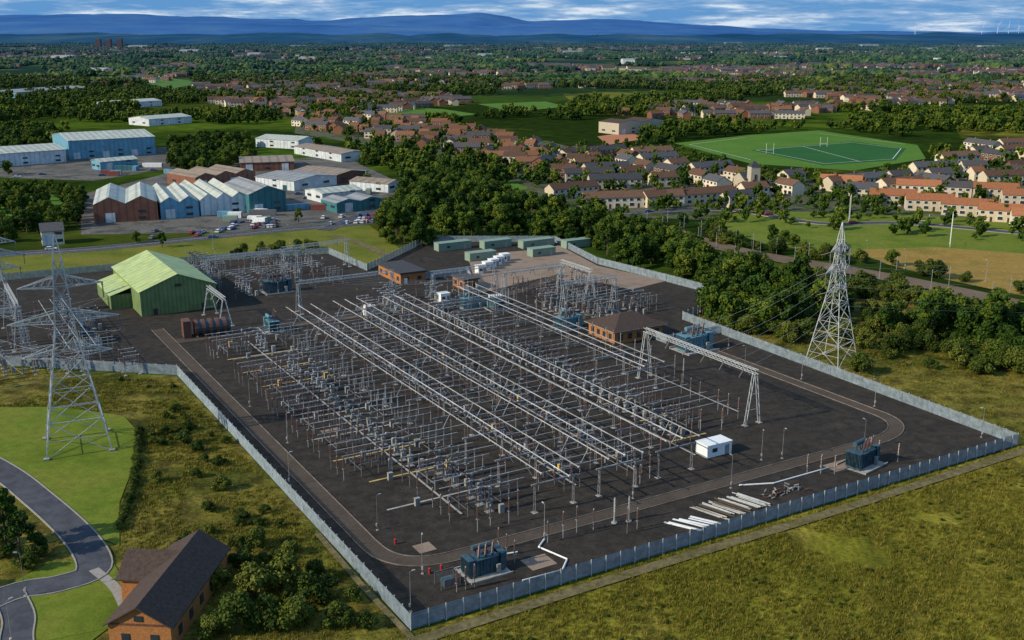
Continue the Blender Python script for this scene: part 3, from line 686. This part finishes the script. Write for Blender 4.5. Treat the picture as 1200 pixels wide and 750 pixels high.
# ---------------------------------------------------------------- fences
def fence(pts,h=2.7,pitch=.17,name='palisade_fence'):
    b=MB()
    for (x0,y0),(x1,y1) in zip(pts[:-1],pts[1:]):
        L=math.hypot(x1-x0,y1-y0); dx,dy=(x1-x0)/L,(y1-y0)/L; n=int(L/pitch)
        for i in range(n):
            a=i*pitch; w=pitch*.36; vs=[]
            for z in (.08,h):
                for k,o in ((-w,0),(0,.03),(w,0)): vs.append((x0+dx*(a+k)-dy*o,y0+dy*(a+k)+dx*o,z if z<1 else z-(0.12 if o==0 else 0)))
            b.add(vs,[(0,1,4,3),(1,2,5,4)],0)
        m=int(L/2.75)
        for i in range(m+1):
            a=i*2.75; b.box(x0+dx*a+dy*.12,y0+dy*a-dx*.12,0,.14,.14,h+.05,1,math.atan2(dy,dx))
        for z in (.5,h-.6): b.cyl((x0-dy*-.05,y0+dx*-.05,z),(x1-dy*-.05,y1+dx*-.05,z),.04,n=4)
    b.obj(name,['fence','pylonsteel'])
fence([W(-.2,-.2),W(133.6,-.2)]); fence([W(-.2,-.2),g(208,440),]); fence([W(133.6,-.2),W(137.5,109)])
fence([g(208,440),g(0,428),g(-150,432)],pitch=.25)
fence([W(137.5,109),g(862,352),g(780,330),g(700,310),g(650,284),g(500,284)],pitch=.35)
fence([g(500,284),g(430,318),g(385,298),g(255,306),g(0,330)],pitch=.35)
fence([W(78,150),g(560,345),g(548,322),g(480,330)],pitch=.3)
fence([W(137,92),W(118,92),W(118,118)],pitch=.3)

# ---------------------------------------------------------------- transmission towers
def tower(name,u,v,H,bw,rot,arm=1.0,k=1.0,zs=(.55,.70,.84)):
    b=MB(); lv=[(0,bw/2),(H*.16,bw*.40),(H*.31,bw*.305),(H*.44,bw*.225),(H*.55,bw*.16),(H*.66,bw*.125),(H*.77,bw*.10),(H*.88,bw*.07),(H,.05)]
    cr=[(1,1),(-1,1),(-1,-1),(1,-1)]
    R=.15*k; r=.08*k
    for (z0,a0),(z1,a1) in zip(lv[:-1],lv[1:]):
        for i in range(4):
            c,d=cr[i],cr[(i+1)%4]
            p0=(c[0]*a0,c[1]*a0,z0);p1=(c[0]*a1,c[1]*a1,z1);q0=(d[0]*a0,d[1]*a0,z0);q1=(d[0]*a1,d[1]*a1,z1)
            b.cyl(p0,p1,R,n=4); b.cyl(p0,q1,r,n=4); b.cyl(q0,p1,r,n=4); b.cyl(p1,q1,r,n=4)
            if z0<H*.3:
                P0,P1,Q0,Q1=map(Vector,(p0,p1,q0,q1)); mid=(P0+P1+Q0+Q1)/4
                b.cyl((P0+P1)/2,mid,r*.8,n=4); b.cyl((Q0+Q1)/2,mid,r*.8,n=4)
    for c in cr: b.box(c[0]*bw/2,c[1]*bw/2,0,1,1,.5,2)
    tips=[]
    for z,l,a in ((H*zs[0],7.2*arm,bw*.155),(H*zs[1],8.8*arm,bw*.118),(H*zs[2],6.6*arm,bw*.08)):
        for sg in (1,-1):
            t=(sg*l,0,z+.3)
            for y in (-a,a):
                b.cyl((sg*a,y,z),t,r*1.3,n=4); b.cyl((sg*a*.9,y*.9,z+2.2),t,r*1.3,n=4)
                for q in (.2,.4,.6,.8):
                    A=Vector((sg*a,y,z)).lerp(Vector(t),q); B=Vector((sg*a*.9,y*.9,z+2.2)).lerp(Vector(t),q-.15); b.cyl(A,B,r*.8,n=4); B=Vector((sg*a*.9,y*.9,z+2.2)).lerp(Vector(t),q); b.cyl(A,B,r*.7,n=4)
            for q in (.3,.6): b.cyl(Vector((sg*a,-a,z)).lerp(Vector(t),q),Vector((sg*a,a,z)).lerp(Vector(t),q),r*.7,n=4)
            b.ins(t,(t[0],0,z-2.8),.16,1,k=8); b.ins(t,(t[0],2.6,z-.8),.14,1,k=6); tips.append(Vector((t[0],0,z-2.8)))
    x,y=g(u,v); b.obj(name,['pylonsteel','porg','concrete'],(x,y,0),rot)
    Mx=Matrix.Translation((x,y,0))@Matrix.Rotation(rot,4,'Z'); return [Mx@t for t in tips]+[Mx@Vector((0,0,H))]
def cable(b,p0,p1,sag,r=.035,n=14):
    p0=Vector(p0);p1=Vector(p1);pr=p0
    for i in range(1,n+1):
        k=i/n;q=p0.lerp(p1,k);q.z-=4*sag*k*(1-k); b.cyl(pr,q,r,n=3); pr=q
TL=tower('transmission_tower',92,522,43,12,.42,1.15,1.1,(.44,.60,.76))
TR=tower('transmission_tower',974,424,35.5,9.2,.75,.66,.8,(.52,.66,.80))
TF=tower('transmission_tower',2,372,26,8,.3,.9,1)
# ---------------------------------------------------------------- switchgear
def tmpl_post(h1=2.5,h2=2.3,pm='por'):
    b=MB(); b.box(0,0,0,.7,.7,.2,2); b.cyl((0,0,.2),(0,0,h1),.08,n=6); b.box(0,0,h1,.4,.4,.08,0); b.ins((0,0,h1+.08),(0,0,h1+h2),.16); b.cyl((0,0,h1+h2),(0,0,h1+h2+.2),.1,n=6,mat=3)
    return b.mesh('post_insulator_mesh',['steel',pm,'concrete','alu'])
def tmpl_disc(pm='por'):
    b=MB()
    for y in (-3.2,0,3.2):
        for x in (-1.7,1.7):
            b.box(x,y,0,.7,.7,.2,2); b.cyl((x,y,.2),(x,y,2.6),.08,n=6); b.ins((x,y,2.75),(x,y,4.9),.16,k=6)
        b.box(0,y,2.6,4.2,.24,.14,0); b.ins((0,y,2.75),(0,y,4.9),.15,k=6)
        b.cyl((-1.9,y,5.0),(1.9,y,5.0),.06,n=6,mat=3); b.box(-1.7,y,4.9,.26,.26,.2,3); b.box(1.7,y,4.9,.26,.26,.2,3); b.box(0,y,4.9,.3,.2,.2,3)
    b.cyl((-1.7,-3.2,1.5),(-1.7,3.2,1.5),.05,n=4); b.box(-2.0,3.2,.7,.5,.4,.9,0)
    return b.mesh('disconnector_mesh',['steel',pm,'concrete','alu'])
def tmpl_cb():
    b=MB()
    for y in (-3.2,0,3.2):
        b.box(0,y,0,1.5,1.2,.25,2)
        for x in (-.4,.4):
            for q in (-.3,.3): b.cyl((x,y+q,.2),(x,y+q,2.3),.06,n=4)
        b.box(0,y,1.0,.8,.5,.9,4); b.box(0,y,2.3,1.1,.9,.15,0); b.ins((0,y,2.45),(0,y,4.5),.22,k=6)
        b.box(0,y,4.5,.4,.4,.4,3)
        for sg in (-1,1): b.ins((sg*.3,y,4.8),(sg*1.9,y,5.15),.22,k=5); b.cyl((sg*1.9,y,5.15),(sg*2.2,y,5.2),.17,n=8,mat=3)
    b.box(1.6,-4.6,0,.9,.6,1.8,4)
    return b.mesh('circuit_breaker_mesh',['steel','porg','concrete','alu','cabgrey'])
def tmpl_ct():
    b=MB(); b.box(0,0,0,.9,.9,.2,2)
    for x in (-.25,.25):
        for y in (-.25,.25): b.cyl((x,y,.2),(x,y,2.2),.045,n=4)
    b.box(0,0,2.2,.7,.7,.45,3); b.ins((0,0,2.65),(0,0,4.6),.22,k=7); b.cyl((0,0,4.6),(0,0,5.1),.34,.3,n=10,mat=3); b.cyl((0,0,5.1),(0,0,5.3),.2,.1,n=8,mat=3)
    return b.mesh('current_transformer_mesh',['steel','por','concrete','porg'])
def tmpl_portal(w,h):
    b=MB()
    for x in (-w/2,w/2):
        b.box(x,0,0,1,1,.25,2)
        for y in (-.35,.35): b.cyl((x,y,.2),(x,y*.5,h),.07,n=4)
        for i in range(5):
            z=.6+i*(h-.8)/5; b.cyl((x,-.32,z),(x,.3,z+.9),.035,n=4)
    b.box(0,0,h,w+1.4,.28,.22,0)
    for x in (-3.5,0,3.5): b.ins((x,0,h+.22),(x,0,h+2.3),.17,k=6); b.box(x,0,h+2.3,.2,.3,.2,3)
    return b.mesh('busbar_support_mesh',['steel','por','concrete','alu'])
PO=tmpl_post(); PO2=tmpl_post(3.4,2.6,'porg'); PS=tmpl_post(1.6,2.2,'por'); DI=tmpl_disc(); DI2=tmpl_disc('porg'); CB=tmpl_cb(); CT=tmpl_ct(); PR=tmpl_portal(8,5.3)
def P(me,name,s,t,rot=0): return put(me,name,W(s,t)+(0,),TH+rot)
GRP=[(34.5,38,41.5,20,152),(48,51.5,55,20,152),(62,65.5,69,21,150),(86,89,92,62,150)]
for gi,(a,bb,c,t0,t1) in enumerate(GRP):
    for s_ in (a,bb,c):
        b=MB(); e0=t0+random.uniform(-2,1.5); b.cyl((0,e0,7.85),(0,t1,7.85),.10,n=8); b.cyl((0,e0,7.85),(0,e0-.3,7.85),.22,.2,n=8)
        for q in range(int(t0)+6,int(t1),13): b.cyl((0,q,7.6),(0,q,7.85),.16,n=6)
        x,y=W(s_,0); b.obj('busbar_tube',['alu'],(x,y,0),TH)
    t=t0+2.5
    while t<t1: P(PR,'busbar_support',bb,t); t+=12.5
for i in range(10):
    t=30+12.5*i; sm=21 if t<50 else 12+random.choice([0,0,1.5]); b=MB(); tubes=[]
    rs=104 if t>60 else (98 if t>40 else 72)
    if random.random()<.93 or i in (1,2,3):
        for d in (-3.2,0,3.2):
            P(random.choice([PO,PS]),'post_insulator',sm-1.2,t+d); 
            if sm<15: P(CT,'current_transformer',sm+8.2,t+d)
            tubes.append((sm-1.5,t+d,5.05,34.5 if d else 38,5.05))
        P(DI,'disconnector_switch',sm+4,t); P(CB,'circuit_breaker',min(sm+12.3,27.5) if sm<15 else 27.5,t)
    for s_ in (45,58.6):
        P(random.choice([DI,DI2]),'disconnector_switch',s_,t+random.choice([0,.6])); 
        for d in (-3.2,0,3.2): tubes.append((s_-6,t+d,5.1,s_+6,5.1))
    P(DI2,'disconnector_switch',31.5,t)
    for d in (-3.2,0,3.2):
        for s0_ in (34.5,41.5,48,55,62,69):
            if random.random()<.55: b.cyl((s0_,t+d,7.8),(s0_+random.choice([-1.6,1.6]),t+d,5.1),.045,n=5)
        for s0_ in (38,51.5,65.5):
            if random.random()<.6: P(PO,'post_insulator',s0_+random.choice([0,1.5]),t+d)
    if rs>75:
        P(CB,'circuit_breaker',77.5,t); P(DI,'disconnector_switch',83 if rs<100 else 82.5,t)
        for d in (-3.2,0,3.2):
            P(CT,'current_transformer',73.2,t+d); P(PO,'post_insulator',95.5,t+d)
            tubes.append((70,t+d,5.1,rs-6,5.1))
            if rs>100 and random.random()<.8: P(PO2,'post_insulator',101,t+d)
    for (s0,tt_,z0,s1,z1) in tubes: b.cyl((s0,tt_,z0),(s1,tt_,z1),.055,n=5)
    x,y=W(0,0); b.obj('bay_conductors',['alu'],(x,y,0),TH)
    # marshalling kiosks in the bay
    for s_ in (18,30,47.5,61,80):
        if s_>75 and rs<75: continue
        kb=MB(); kb.box(0,0,.1,.9,.6,1.5,0); kb.box(0,0,1.6,1.0,.7,.08,0); kb.box(0,-.31,.3,.7,.03,1.1,1); kb.box(0,0,0,1.1,.8,.1,2)
        kb.obj('marshalling_kiosk',['yellow' if random.random()<.2 else 'cabgrey','steel','concrete'],W(s_+random.uniform(-.5,.5),t+5.3)+(0,),TH)
# extra posts near front
for s_,t_ in ((22,21),(25,22),(28,21),(31,23),(30,12),(33,12),(36,12.5),(39,12),(43,8),(45.5,8.6),(72,33),(76,35),(60,24),(57,23),(80,36),(84,38),(88,36),(91,39)):
    P(random.choice([PO,PS]),'post_insulator',s_,t_)
for s_,t_ in ((43.5,12.3),(46,11.6)):
    b=MB(); b.cyl((0,0,0),(0,0,.4),.6,.5,n=8); b.cyl((0,0,.4),(0,0,2.2),.18,.14,n=8); b.ins((0,0,2.2),(0,0,4.4),.19,0,k=8); b.cyl((0,0,4.4),(0,0,4.8),.2,.1,n=8); b.obj('surge_arrester',['cabgrey'],W(s_,t_))
# lattice gantries
def gantry(L,H,name,x,y,rot,hang=3):
    b=MB()
    for sg in (-1,1):
        X=sg*L/2
        for y_ in (-2.0,2.0):
            for dx in (-.35,.35): b.cyl((X+dx,y_,0),(X+dx,0.35*(1 if y_>0 else -1),H),.09,n=4)
            for i in range(6):
                f0=i/6;f1=(i+1)/6; ya=y_*(1-f0)+.35*(1 if y_>0 else -1)*f0; yb=y_*(1-f1)+.35*(1 if y_>0 else -1)*f1; b.cyl((X-.35,ya,f0*H),(X+.35,yb,f1*H),.045,n=4)
            b.box(X,y_,0,1.2,1,.3,2)
        for f in (.3,.6): b.cyl((X,-2*(1-f)-.35*f,f*H),(X,2*(1-f)+.35*f,f*H),.06,n=4)
    for y_ in (-.4,.4):
        for z in (H-.1,H+.8): b.cyl((-L/2-.6,y_,z),(L/2+.6,y_,z),.08,n=4)
    n=int(L/1.2)
    for i in range(n):
        x0=-L/2+i*L/n;x1=x0+L/n
        for y_ in (-.4,.4): b.cyl((x0,y_,H-.1),(x1,y_,H+.8),.04,n=4)
        b.cyl((x0,-.4,H+.8),(x1,.4,H+.8),.04,n=4)
    for i in range(hang):
        xx=-L/2+(i+.5)*L/hang; b.ins((xx,.4,H),(xx,1.6,H-1.6),.16,1,k=6); b.ins((xx,-.4,H),(xx,-1.6,H-1.6),.16,1,k=6)
    b.obj(name,['pylonsteel','porg','concrete'],(x,y,0),rot)
wx=W(96,54); gantry(37,11.5,'lattice_gantry',wx[0],wx[1],TH+math.pi/2,6)
for (s_,t_,L,H,r) in ((112,150,20,10,0),(118,128,18,10,0),(60,172,30,9,0),(98,168,22,8,0),(45,215,30,10,0),(22,176,16,8,math.pi/2),(70,225,24,9,.1),(-30,185,26,12,math.pi/2),(-45,168,30,12,0),(-62,190,26,12,0),(128,150,16,9,math.pi/2)):
    x,y=W(s_,t_); gantry(L,H,'lattice_gantry',x,y,TH+r)
# background switchgear
for (s0,s1,t0,t1,n) in ((28,72,198,255,60),(108,140,118,165,50),(-75,-8,140,205,90),(60,100,155,172,20)):
    for i in range(n):
        s_=random.uniform(s0,s1);t_=t0+round(random.uniform(0,t1-t0)/6)*6
        r=random.random()
        if r<.5: P(random.choice([PO,PO2,PS]),'post_insulator',s_,t_)
        elif r<.72: P(random.choice([DI,DI2]),'disconnector_switch',s_,t_)
        elif r<.88: P(CT,'current_transformer',s_,t_)
        else: P(CB,'circuit_breaker',s_,t_)
def tube_st(s0,t0,s1,t1,z,r=.08):
    bb=MB(); p,q=W(s0,t0),W(s1,t1); bb.cyl((p[0],p[1],z),(q[0],q[1],z),r,n=6); bb.obj('busbar_tube',['alu'])
for d in (0,3,6): tube_st(-60,150+d,-10,150+d,5.1); tube_st(35,212+d,68,212+d,5.1); tube_st(-22+d,145,-22+d,200,6.5); tube_st(110,125+d,138,128+d,5.1)
# overhead conductors
b=MB()
for i,t in enumerate(TL[:6]):
    x,y=W(-45+(i%3)*5+ (3 if i>2 else 0),168+(i//3)*2); cable(b,t,(x,y,11.5),2,.03)
    cable(b,t,Vector(t)+Vector((-120,-60,3)),5,.03)
for i,t in enumerate(TR[:6]):
    x,y=W(96,40+i*5.5); cable(b,t,(x,y,11),2,.025); cable(b,t,Vector(t)+Vector((260,60,0)),8,.03)
for i in range(6):
    a=W(52+i*3,172); c=W(100+i*2,158); cable(b,(a[0],a[1],8.8),(c[0],c[1],8),2,.04)
b.obj('overhead_conductors',['cable'])
# ---------------------------------------------------------------- transformers
def trafo(name,x,y,rot,mat='trafo',sc=1):
    b=MB(); b.box(0,0,0,8.5,6.5,.25,2); b.box(0,0,.3,4.6,2.6,3.0,0); b.box(0,0,3.3,4.9,2.9,.15,0)
    for i in range(7): 
        b.box(-2.1+i*.7,-1.4,.5,.12,.2,2.6,0); b.box(-2.1+i*.7,1.4,.5,.12,.2,2.6,0)
    for sg in (-1,1):
        for i in range(11): b.box(sg*3.3,-1.5+i*.3,.8,1.1,.07,2.9,0)
        b.box(sg*3.3,0,3.7,1.2,3.3,.12,0); b.cyl((sg*2.2,-.6,3.2),(sg*3.3,-.6,3.5),.12,n=6); b.box(sg*3.3,0,.45,.9,3,.3,0)
    b.cyl((-1.9,.9,4.8),(1.9,.9,4.8),.5,n=12); b.cyl((-1.2,.9,3.3),(-1.2,.9,4.6),.1,n=5); b.cyl((1.2,.9,3.3),(1.2,.9,4.6),.1,n=5)
    for i,xx in enumerate((-1.4,0,1.4)):
        b.cyl((xx,-.5,3.4),(xx,-.7,3.9),.3,.26,n=8); b.ins((xx,-.7,3.9),(xx-.1,-1.2,6.3),.24,1,k=8); b.cyl((xx-.1,-1.2,6.3),(xx-.1,-1.25,6.6),.12,.05,n=6,mat=3)
        b.ins((xx*.7,.3,3.4),(xx*.7,.2,4.6),.13,1,k=5)
    b.box(2.0,-1.9,.5,.8,.5,1.5,3)
    for q in ((0,3.2,8.5,.2),(0,-3.2,8.5,.2)): b.box(q[0],q[1],.25,q[2],q[3],.35,2)
    o=b.obj(name,[mat,'por','concrete','cabgrey'],(x,y,0),rot); o.scale=(sc,sc,sc)
x,y=W(16.5,9); trafo('power_transformer',x,y,TH,'trafo',.85)
x,y=W(99,8.5); trafo('power_transformer',x,y,TH+.2,'trafo',.95)
for s_,t_,r,m,k in ((121,84,0,'trafo2',1.2),(104,118,0,'trafo2',1),(48,201,0,'trafo',1.1),(32,158,1.5,'trafo2',.9),(92,152,0,'trafo2',.9),(97,147,1.5,'trafo2',.8),(-14,172,1.5,'trafo',1.0)):
    x,y=W(s_,t_); trafo('power_transformer',x,y,TH+r,m,k)
# transformer side gear
for (s_,t_) in ((10,5.5),(11.5,5.5),(13,5.5),(22,9),(22,11.5),(22,14),(104,9),(104,11),(91,8),(89,9.5),(87,11),(106,6)): P(PS,'post_insulator',s_,t_)
b=MB(); 
def pl(pts,z=.35,r=.11):
    for a,c in zip(pts[:-1],pts[1:]):
        p,q=W(*a),W(*c); b.cyl((p[0],p[1],z),(q[0],q[1],z),r*1.3,n=6)
pl([(20,3.3),(27,3.0),(29.5,5.5),(27.8,11.2),(30,13)]); pl([(72,13),(78,10.5),(92,10.5)]); pl([(24,11.5),(16,13)])
b.obj('pipework',['white'])
b=MB()
for y_ in (0,2.2): b.cyl((0,y_,.1),(0,y_,2.2),.05,n=4); b.cyl((3.2,y_,.1),(3.2,y_,2.2),.05,n=4)
for i in range(17): b.cyl((i*.2,0,.2),(i*.2,0,2.1),.02,n=4); b.cyl((i*.2,2.2,.2),(i*.2,2.2,2.1),.02,n=4)
b.cyl((0,0,2.2),(3.2,0,2.2),.05,n=4); b.cyl((0,2.2,2.2),(3.2,2.2,2.2),.05,n=4); b.box(1.6,1.1,.1,1.6,1.2,1.3,1)
b.obj('fenced_equipment_cage',['steel','trafo'],W(8.2,7)+(0,),TH)
# reactor (brown)
b=MB()
for i in range(5): 
    b.cyl((i*1.9,0,2.4),(i*1.9+.9,0,2.4),2.3,n=18,mat=0); b.cyl((i*1.9+.9,0,2.4),(i*1.9+1.9,0,2.4),1.9,n=14,mat=1)
for i in (0,4,8): b.box(i+.5,0,0,.6,4,.6,2)
b.box(-2,0,0,2,4,5,0); b.obj('shunt_reactor',['brownp','trafo','concrete'],W(12,163)+(0,),TH-.1)
# container / kiosks
def cabin(name,s_,t_,L,Wd,H,wall,roof,rot=0):
    b=MB(); b.box(0,0,.15,L,Wd,H,0); b.box(0,0,H+.15,L+.2,Wd+.2,.15,1)
    for i in range(int(L/.6)): b.box(-L/2+.3+i*.6,-Wd/2-.02,.3,.08,.05,H-.3,0); b.box(-L/2+.3+i*.6,Wd/2+.02,.3,.08,.05,H-.3,0)
    b.box(L*.3,-Wd/2-.03,.2,1,.08,2,2); b.box(-L*.2,-Wd/2-.03,1.2,1.2,.08,.8,3); b.box(0,0,0,L*.9,Wd*.9,.15,4)
    b.obj(name,[wall,roof,'cabgrey','glass','concrete'],W(s_,t_)+(0,),TH+rot)
cabin('storage_container',78.5,27.5,6.2,3.4,2.5,'white','white')
for s_,t_,L in ((128,234,14),(144,229,12),(158,222,14),(171,214,11),(151,207,10),(128,212,11)): cabin('site_cabin',s_,t_,L,4,2.9,'cabin','cabin',.0)
for s_,t_ in ((122,196),(126,199),(130,202),(134,205),(117,192),(100,152),(62,160),(88,163)): cabin('equipment_kiosk',s_,t_,3.2,2.6,2.7,'white','white')
# flat roofed brick building
def flat(name,s0,s1,t0,t1,h,wall,roof):
    b=MB(); w=s1-s0;l=t1-t0; b.box(w/2,l/2,0,w,l,h,0); b.box(w/2,l/2,h,w+.8,l+.8,.5,1)
    n=max(2,int(w/3.5))
    for i in range(n): b.box((i+.5)*w/n,-.04,1.2,1.5,.1,1.3,2)
    n=max(2,int(l/4))
    for i in range(n): b.box(-.04,(i+.5)*l/n,1.2,.1,1.6,1.3,2)
    b.box(w*.2,-.05,0,1.1,.1,2.2,3); b.obj(name,[wall,roof,'glass','white'],W(s0,t0)+(0,),TH)
flat('brick_relay_building',86,95,190,208,3.6,'brick','rf_grey')
flat('brick_relay_building',100,105,172,180,3.4,'brick','rf_grey')
# hipped control building
b=MB(); w,l,h=16,12,3.9; b.box(0,0,0,w,l,h,0)
o_=.9; vs=[(-w/2-o_,-l/2-o_,h),(w/2+o_,-l/2-o_,h),(w/2+o_,l/2+o_,h),(-w/2-o_,l/2+o_,h),(-w/2+l/2,0,h+3),(w/2-l/2,0,h+3)]
b.add(vs,[(0,1,5,4),(1,2,5),(2,3,4,5),(3,0,4),(3,2,1,0)],1); b.box(0,0,h-.2,w+1.9,l+1.9,.17,3)
for i in range(5): b.box(-w/2+2+i*3,-l/2-.04,1.2,1.4,.1,1.6,2)
for i in range(4): b.box(-w/2-.04,-l/2+2+i*2.7,1.2,.1,1.3,1.6,2)
b.obj('brick_control_building',['brick','rf_dark','glass','concrete'],W(113.5,104)+(0,),TH)
# green building
b=MB(); b.box(11,20,0,22,40,7.5,0)
b.X=Matrix(((0,1,0,0),(1,0,0,0),(0,0,1,0),(0,0,0,1))); b.gable(0,40,0,22,7.5,4.2,.4,1,0); b.X=None
b.box(-3,24,0,6,22,4.5,0); b.add([(-6.4,12.6,4.4),(0,12.6,6.4),(0,35.4,6.4),(-6.4,35.4,4.4)],[(0,1,2,3)],1)
b.box(11,-.05,0,5,.1,5,2); b.box(4,-.05,0,1.2,.1,2.2,3); b.box(18,-.05,0,1.2,.1,2.2,3); b.box(11,-.05,8,2,.1,.8,3)
for i in range(5): b.box(22.05,5+i*7.5,4.6,.1,3,1,3)
b.obj('green_substation_building',['gr_wall','gr_roof','gr_wall','rf_dark'],W(4,191)+(0,),TH)
# storage of poles and steelwork
b=MB()
for k_ in range(6):
    x0_=-5.2+k_*2.0
    for i in range(7):
        a=-1.02+random.gauss(0,.03); L=random.uniform(2.6,4.2); x=x0_+(i%4)*.36+random.uniform(-.05,.05); y_=random.uniform(-.5,.5); z=.2+.28*(i//4)
        b.cyl((x-L*math.cos(a)*.5,y_-L*math.sin(a),z),(x+L*math.cos(a)*.5,y_+L*math.sin(a),z),random.uniform(.09,.13),n=6,mat=random.choice([0,0,0,1,2]))
    b.box(x0_+.6,-1.5,0,1.8,.15,.1,2); b.box(x0_+.6,1.5,0,1.8,.15,.1,2)
b.obj('stacked_steel_poles',['pylonsteel','alu','bark','trafo2'],W(64.5,7.2)+(0,),TH)
b=MB()
for i in range(9): b.box(-3.2+i*.75,random.uniform(-.6,.6),.03+(i%3)*.13,.45,random.uniform(4,6),.1,0,.5+random.gauss(0,.05))
b.obj('stacked_white_panels',['white'],W(54.5,5.6)+(0,),TH)
b=MB()
for i in range(34):
    x,y_=random.uniform(-5,5),random.uniform(-1.6,1.6); 
    b.cyl((x,y_,.3),(x+random.uniform(-1.5,1.5),y_+random.uniform(-1,1),.4+random.random()*.5),.13,n=6,mat=random.choice([0,1,2])); 
b.obj('stacked_insulators',['steel','por','cabgrey'],W(77,7)+(0,),TH)
# lamp posts
def lamp(h=6.5):
    b=MB(); b.box(0,0,0,.4,.4,.3,1); b.cyl((0,0,.2),(0,0,h),.055,.035,n=6); b.cyl((0,0,h),(.5,0,h+.1),.03,n=5); b.box(.6,0,h+.05,.5,.2,.12,2); b.box(-.12,0,1,.2,.3,.5,2); return b.mesh('lamp_post_mesh',['steel','concrete','alu'])
LM=lamp()
for s_,t_,r in ((1.8,4,0),(8,13,1),(8,30,0),(1.5,55,0),(8,75,0),(8,100,0),(30,13,1.5),(52,18.5,4),(70,13,1.5),(88,18.5,4.5),(105,13.5,1.5),(131,6,2.5),(127,30,3),(127,52,3),(120,64,3),(129,80,3),(12,140,0),(60,157,1),(84,20,4)): P(LM,'lamp_post',s_,t_,r)
for u,v in ((30,700),(15,760),(820,370),(1015,305),(1060,315),(1155,330),(880,300),(340,285),(250,292)): put(LM,'lamp_post',g(u,v),random.random()*6,1.1)
# red fire points
b=MB(); b.cyl((0,0,0),(0,0,1.1),.2,.22,n=10); b.cyl((0,0,1.1),(0,0,1.2),.25,.1,n=10); me=b.mesh('fire_point_mesh',['carr'])
for q in ((8.5,24),(9,12.5),(11,12.5)): P(me,'fire_point_post',q[0],q[1])
# ---------------------------------------------------------------- brick building bottom left
b=MB(); b.box(0,10,0,8.6,22,3.9,0)
b.X=Matrix(((0,1,0,0),(1,0,0,0),(0,0,1,0),(0,0,0,1))); b.gable(-1,21,-4.3,4.3,3.9,2.6,.5,1,0); b.X=None
b.box(-5.5,15,0,5,8,3.9,0); b.gable(-8,0,11,19,3.9,2.4,.5,1,0)
b.box(-2,-1.05,1,1.1,.12,1.5,2); b.box(2,-1.05,1,1.1,.12,1.5,2); b.box(0,-1.06,4.4,1.2,.1,.8,2)
for i in range(5): b.box(4.33,2+i*4,1,.12,1.2,1.4,2); 
for i in range(2): b.box(-4.33,1.5+i*4,1,.12,1.2,1.4,2)
b.box(-8.05,15,.9,.1,2,1.4,2); b.box(0,-1.04,3.8,8.9,.1,.25,3)
b.obj('brick_house',['brick','rf_dark','glass','brownp'],(-49.6,126.3,0),-.08)

# ---------------------------------------------------------------- camera
cd=bpy.data.cameras.new('camera'); cam=bpy.data.objects.new('camera',cd); COL.objects.link(cam)
cam.location=(0,0,80); cam.rotation_euler=(math.radians(90)-PT,0,0); cd.sensor_width=36; cd.lens=F/1200*36; cd.clip_end=200000; cd.clip_start=.5
SC.camera=cam
SC.view_settings.view_transform='Standard'; SC.view_settings.look='None'; SC.view_settings.exposure=0
